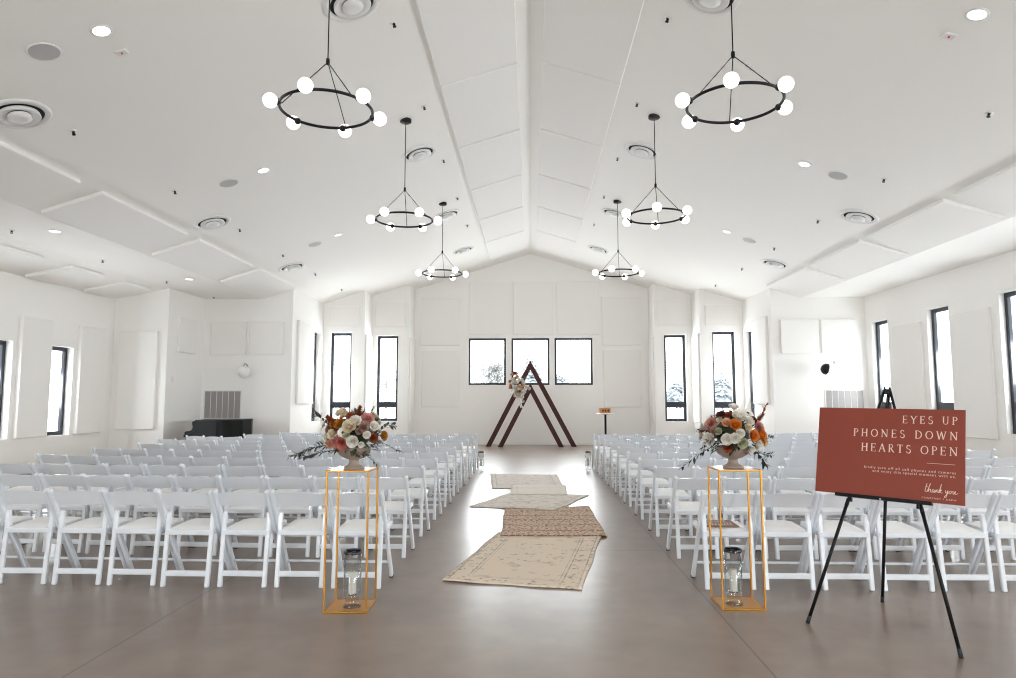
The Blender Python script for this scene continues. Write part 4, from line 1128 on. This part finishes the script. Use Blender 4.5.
for P in hw:
    Q = []
    for i in range(len(P)-1):
        p0 = P[max(0, i-1)]; p1 = P[i]; p2 = P[i+1]; p3 = P[min(len(P)-1, i+2)]
        for k in range(5):
            q = k/5; Q.append(tuple(.5*(2*p1[a]+(p2[a]-p0[a])*q+(2*p0[a]-5*p1[a]+4*p2[a]-p3[a])*q*q+(3*p1[a]-p0[a]-3*p2[a]+p3[a])*q**3) for a in (0, 1)))
    Q.append(P[-1])
    Q = [q for i, q in enumerate(Q) if i == 0 or (Vector(q)-Vector(Q[i-1])).length > 1e-4]
    ribbon_strokes(b, [(Q, .034)], -SW/2+.752*SW, SH*(1-.90),   .098, .056)
b.build('lettering', 'blush', sg)

# ------------------------------------------------------------------ outdoors
gd = MB().box(-80, 80, -60, 110, -.6, -.22).build('ground', 'snow'); struct(gd)
def conifer(x, y, h, rad, seed, label):
    r = random.Random(seed); t = thing('conifer_tree', label, 'tree', (x, y, -.22), (0, 0, 0), 'trees outside the windows')
    MB().tube([(0, 0, 0), (0, 0, h*.9)], [h*.02, h*.006], 8).build('trunk', 'bark', t)
    b = MB(); L = 17
    for l in range(L):
        f = l/L; z = h*(.34+.64*f); rr_ = rad*(1-f)**.85+.08; n = max(5, int(15*(1-f*.6)))
        for k in range(n):
            a = 2*PI*(k+r.uniform(-.35, .35))/n+l; ln = rr_*r.uniform(.75, 1.12)
            d = Vector((math.cos(a), math.sin(a), -.28)); s = Vector((-math.sin(a), math.cos(a), 0)); p = Vector((0, 0, z)); w = ln*.24
            b.add([p, p+d*ln*.5+s*w, p+d*ln, p+d*ln*.5-s*w, p+d*ln*.5+Vector((0, 0, ln*.14))], [(0,1,4),(1,2,4),(2,3,4),(3,0,4),(0,3,2,1)])
    b.build('crown', 'needles', t)
def broadleaf(x, y, h, rad, seed, label, bare=False):
    r = random.Random(seed); t = thing('broadleaf_tree', label, 'tree', (x, y, -.22), (0, 0, 0), 'trees outside the windows')
    b = MB(); b.tube([(0, 0, 0), (.05, 0, h*.35), (0, .05, h*.8)], [h*.025, h*.018, h*.005], 8); tips = []
    for i in range(46):
        a = r.uniform(0, 2*PI); z0 = h*r.uniform(.25, .75); ln = rad*r.uniform(.6, 1.1)
        e = Vector((math.cos(a)*ln*.8, math.sin(a)*ln*.8, z0+ln*r.uniform(.3, .9))); m_ = Vector((math.cos(a)*ln*.4, math.sin(a)*ln*.4, z0+ln*.3))
        b.tube([(0, 0, z0), m_, e], [h*.008, h*.005, h*.002], 5); tips += [e, m_.lerp(e, .5), m_]
        for q in range(4):
            e2 = m_.lerp(e, r.uniform(.2, 1)); b.tube([e2, e2+Vector((r.uniform(-.3, .3), r.uniform(-.3, .3), r.uniform(.1, .45)))*rad*.5], h*.0018, 4)
    b.build('trunk', 'bark', t)
    if not bare:
        b = MB()
        for p in tips:
            for q in range(14):
                c = p+Vector((r.gauss(0, .16), r.gauss(0, .16), r.gauss(0, .16)))*rad
                leaf(b, c, Vector((r.uniform(-1, 1), r.uniform(-1, 1), r.uniform(-1, 1))), .30, .16)
        b.build('crown', 'twigs', t)
broadleaf(-4.2, 68, 6.2, 2.2, 1, 'round leafy tree seen through the arch wall window nearest the piano')
conifer(-.1, 60, 6.6, 2.2, 2, 'tall conifer seen through the middle window behind the arch')
conifer(3.0, 68, 5.4, 2.0, 3, 'shorter conifer beside the tall one behind the arch')
conifer(12.7, 60, 4.6, 1.7, 4, 'conifer seen through the inner tall window, easel side')
conifer(17.2, 62, 4.9, 2.0, 5, 'conifer seen through the outer tall window, easel side')
broadleaf(-12.4, 58, 5.0, 1.4, 6, 'bare twiggy tree seen through the inner tall window, piano side', True)
broadleaf(-17.6, 60, 6.0, 1.8, 7, 'bare twiggy tree seen through the outer tall window, piano side', True)

# ------------------------------------------------------------------ light
W = bpy.data.worlds.new('overcast_sky'); S.world = W; W.use_nodes = True
bg = W.node_tree.nodes['Background']; bg.inputs['Color'].default_value = (.91, .955, 1, 1); bg.inputs['Strength'].default_value = 5.5
DAY = 18.0      # brightness of the overcast daylight entering each window
for axis, c, out, a0, a1, z0, z1 in PORTALS:
    ld = bpy.data.lights.new('daylight', 'AREA'); ld.shape = 'RECTANGLE'; ld.size = a1-a0; ld.size_y = z1-z0
    ld.energy = DAY*(.55 if (axis == 'y' and c > 0) or (axis == 'x' and a0 > 19) else 1.1 if axis == 'y' else 1.2)*PI*(a1-a0)*(z1-z0); ld.color = (.93, .965, 1)
    o = bpy.data.objects.new('daylight', ld); COL.objects.link(o)
    if axis == 'x': o.location = (c, (a0+a1)/2, (z0+z1)/2); d = Vector((-out, 0, 0))
    else: o.location = ((a0+a1)/2, c, (z0+z1)/2); d = Vector((0, -out, 0))
    o.rotation_euler = d.to_track_quat('-Z', 'Z').to_euler()

# ------------------------------------------------------------------ camera
F = 680.
pitch = math.atan(62/F); yaw = math.atan(23/F*math.cos(pitch))
cd = bpy.data.cameras.new('camera'); cam = bpy.data.objects.new('camera', cd); COL.objects.link(cam)
cd.sensor_width = 36; cd.lens = F/1016*36; cd.clip_start = .05; cd.clip_end = 300
cam.location = (0, 0, 1.467); cam.rotation_euler = (PI/2+pitch, 0, yaw)
S.camera = cam
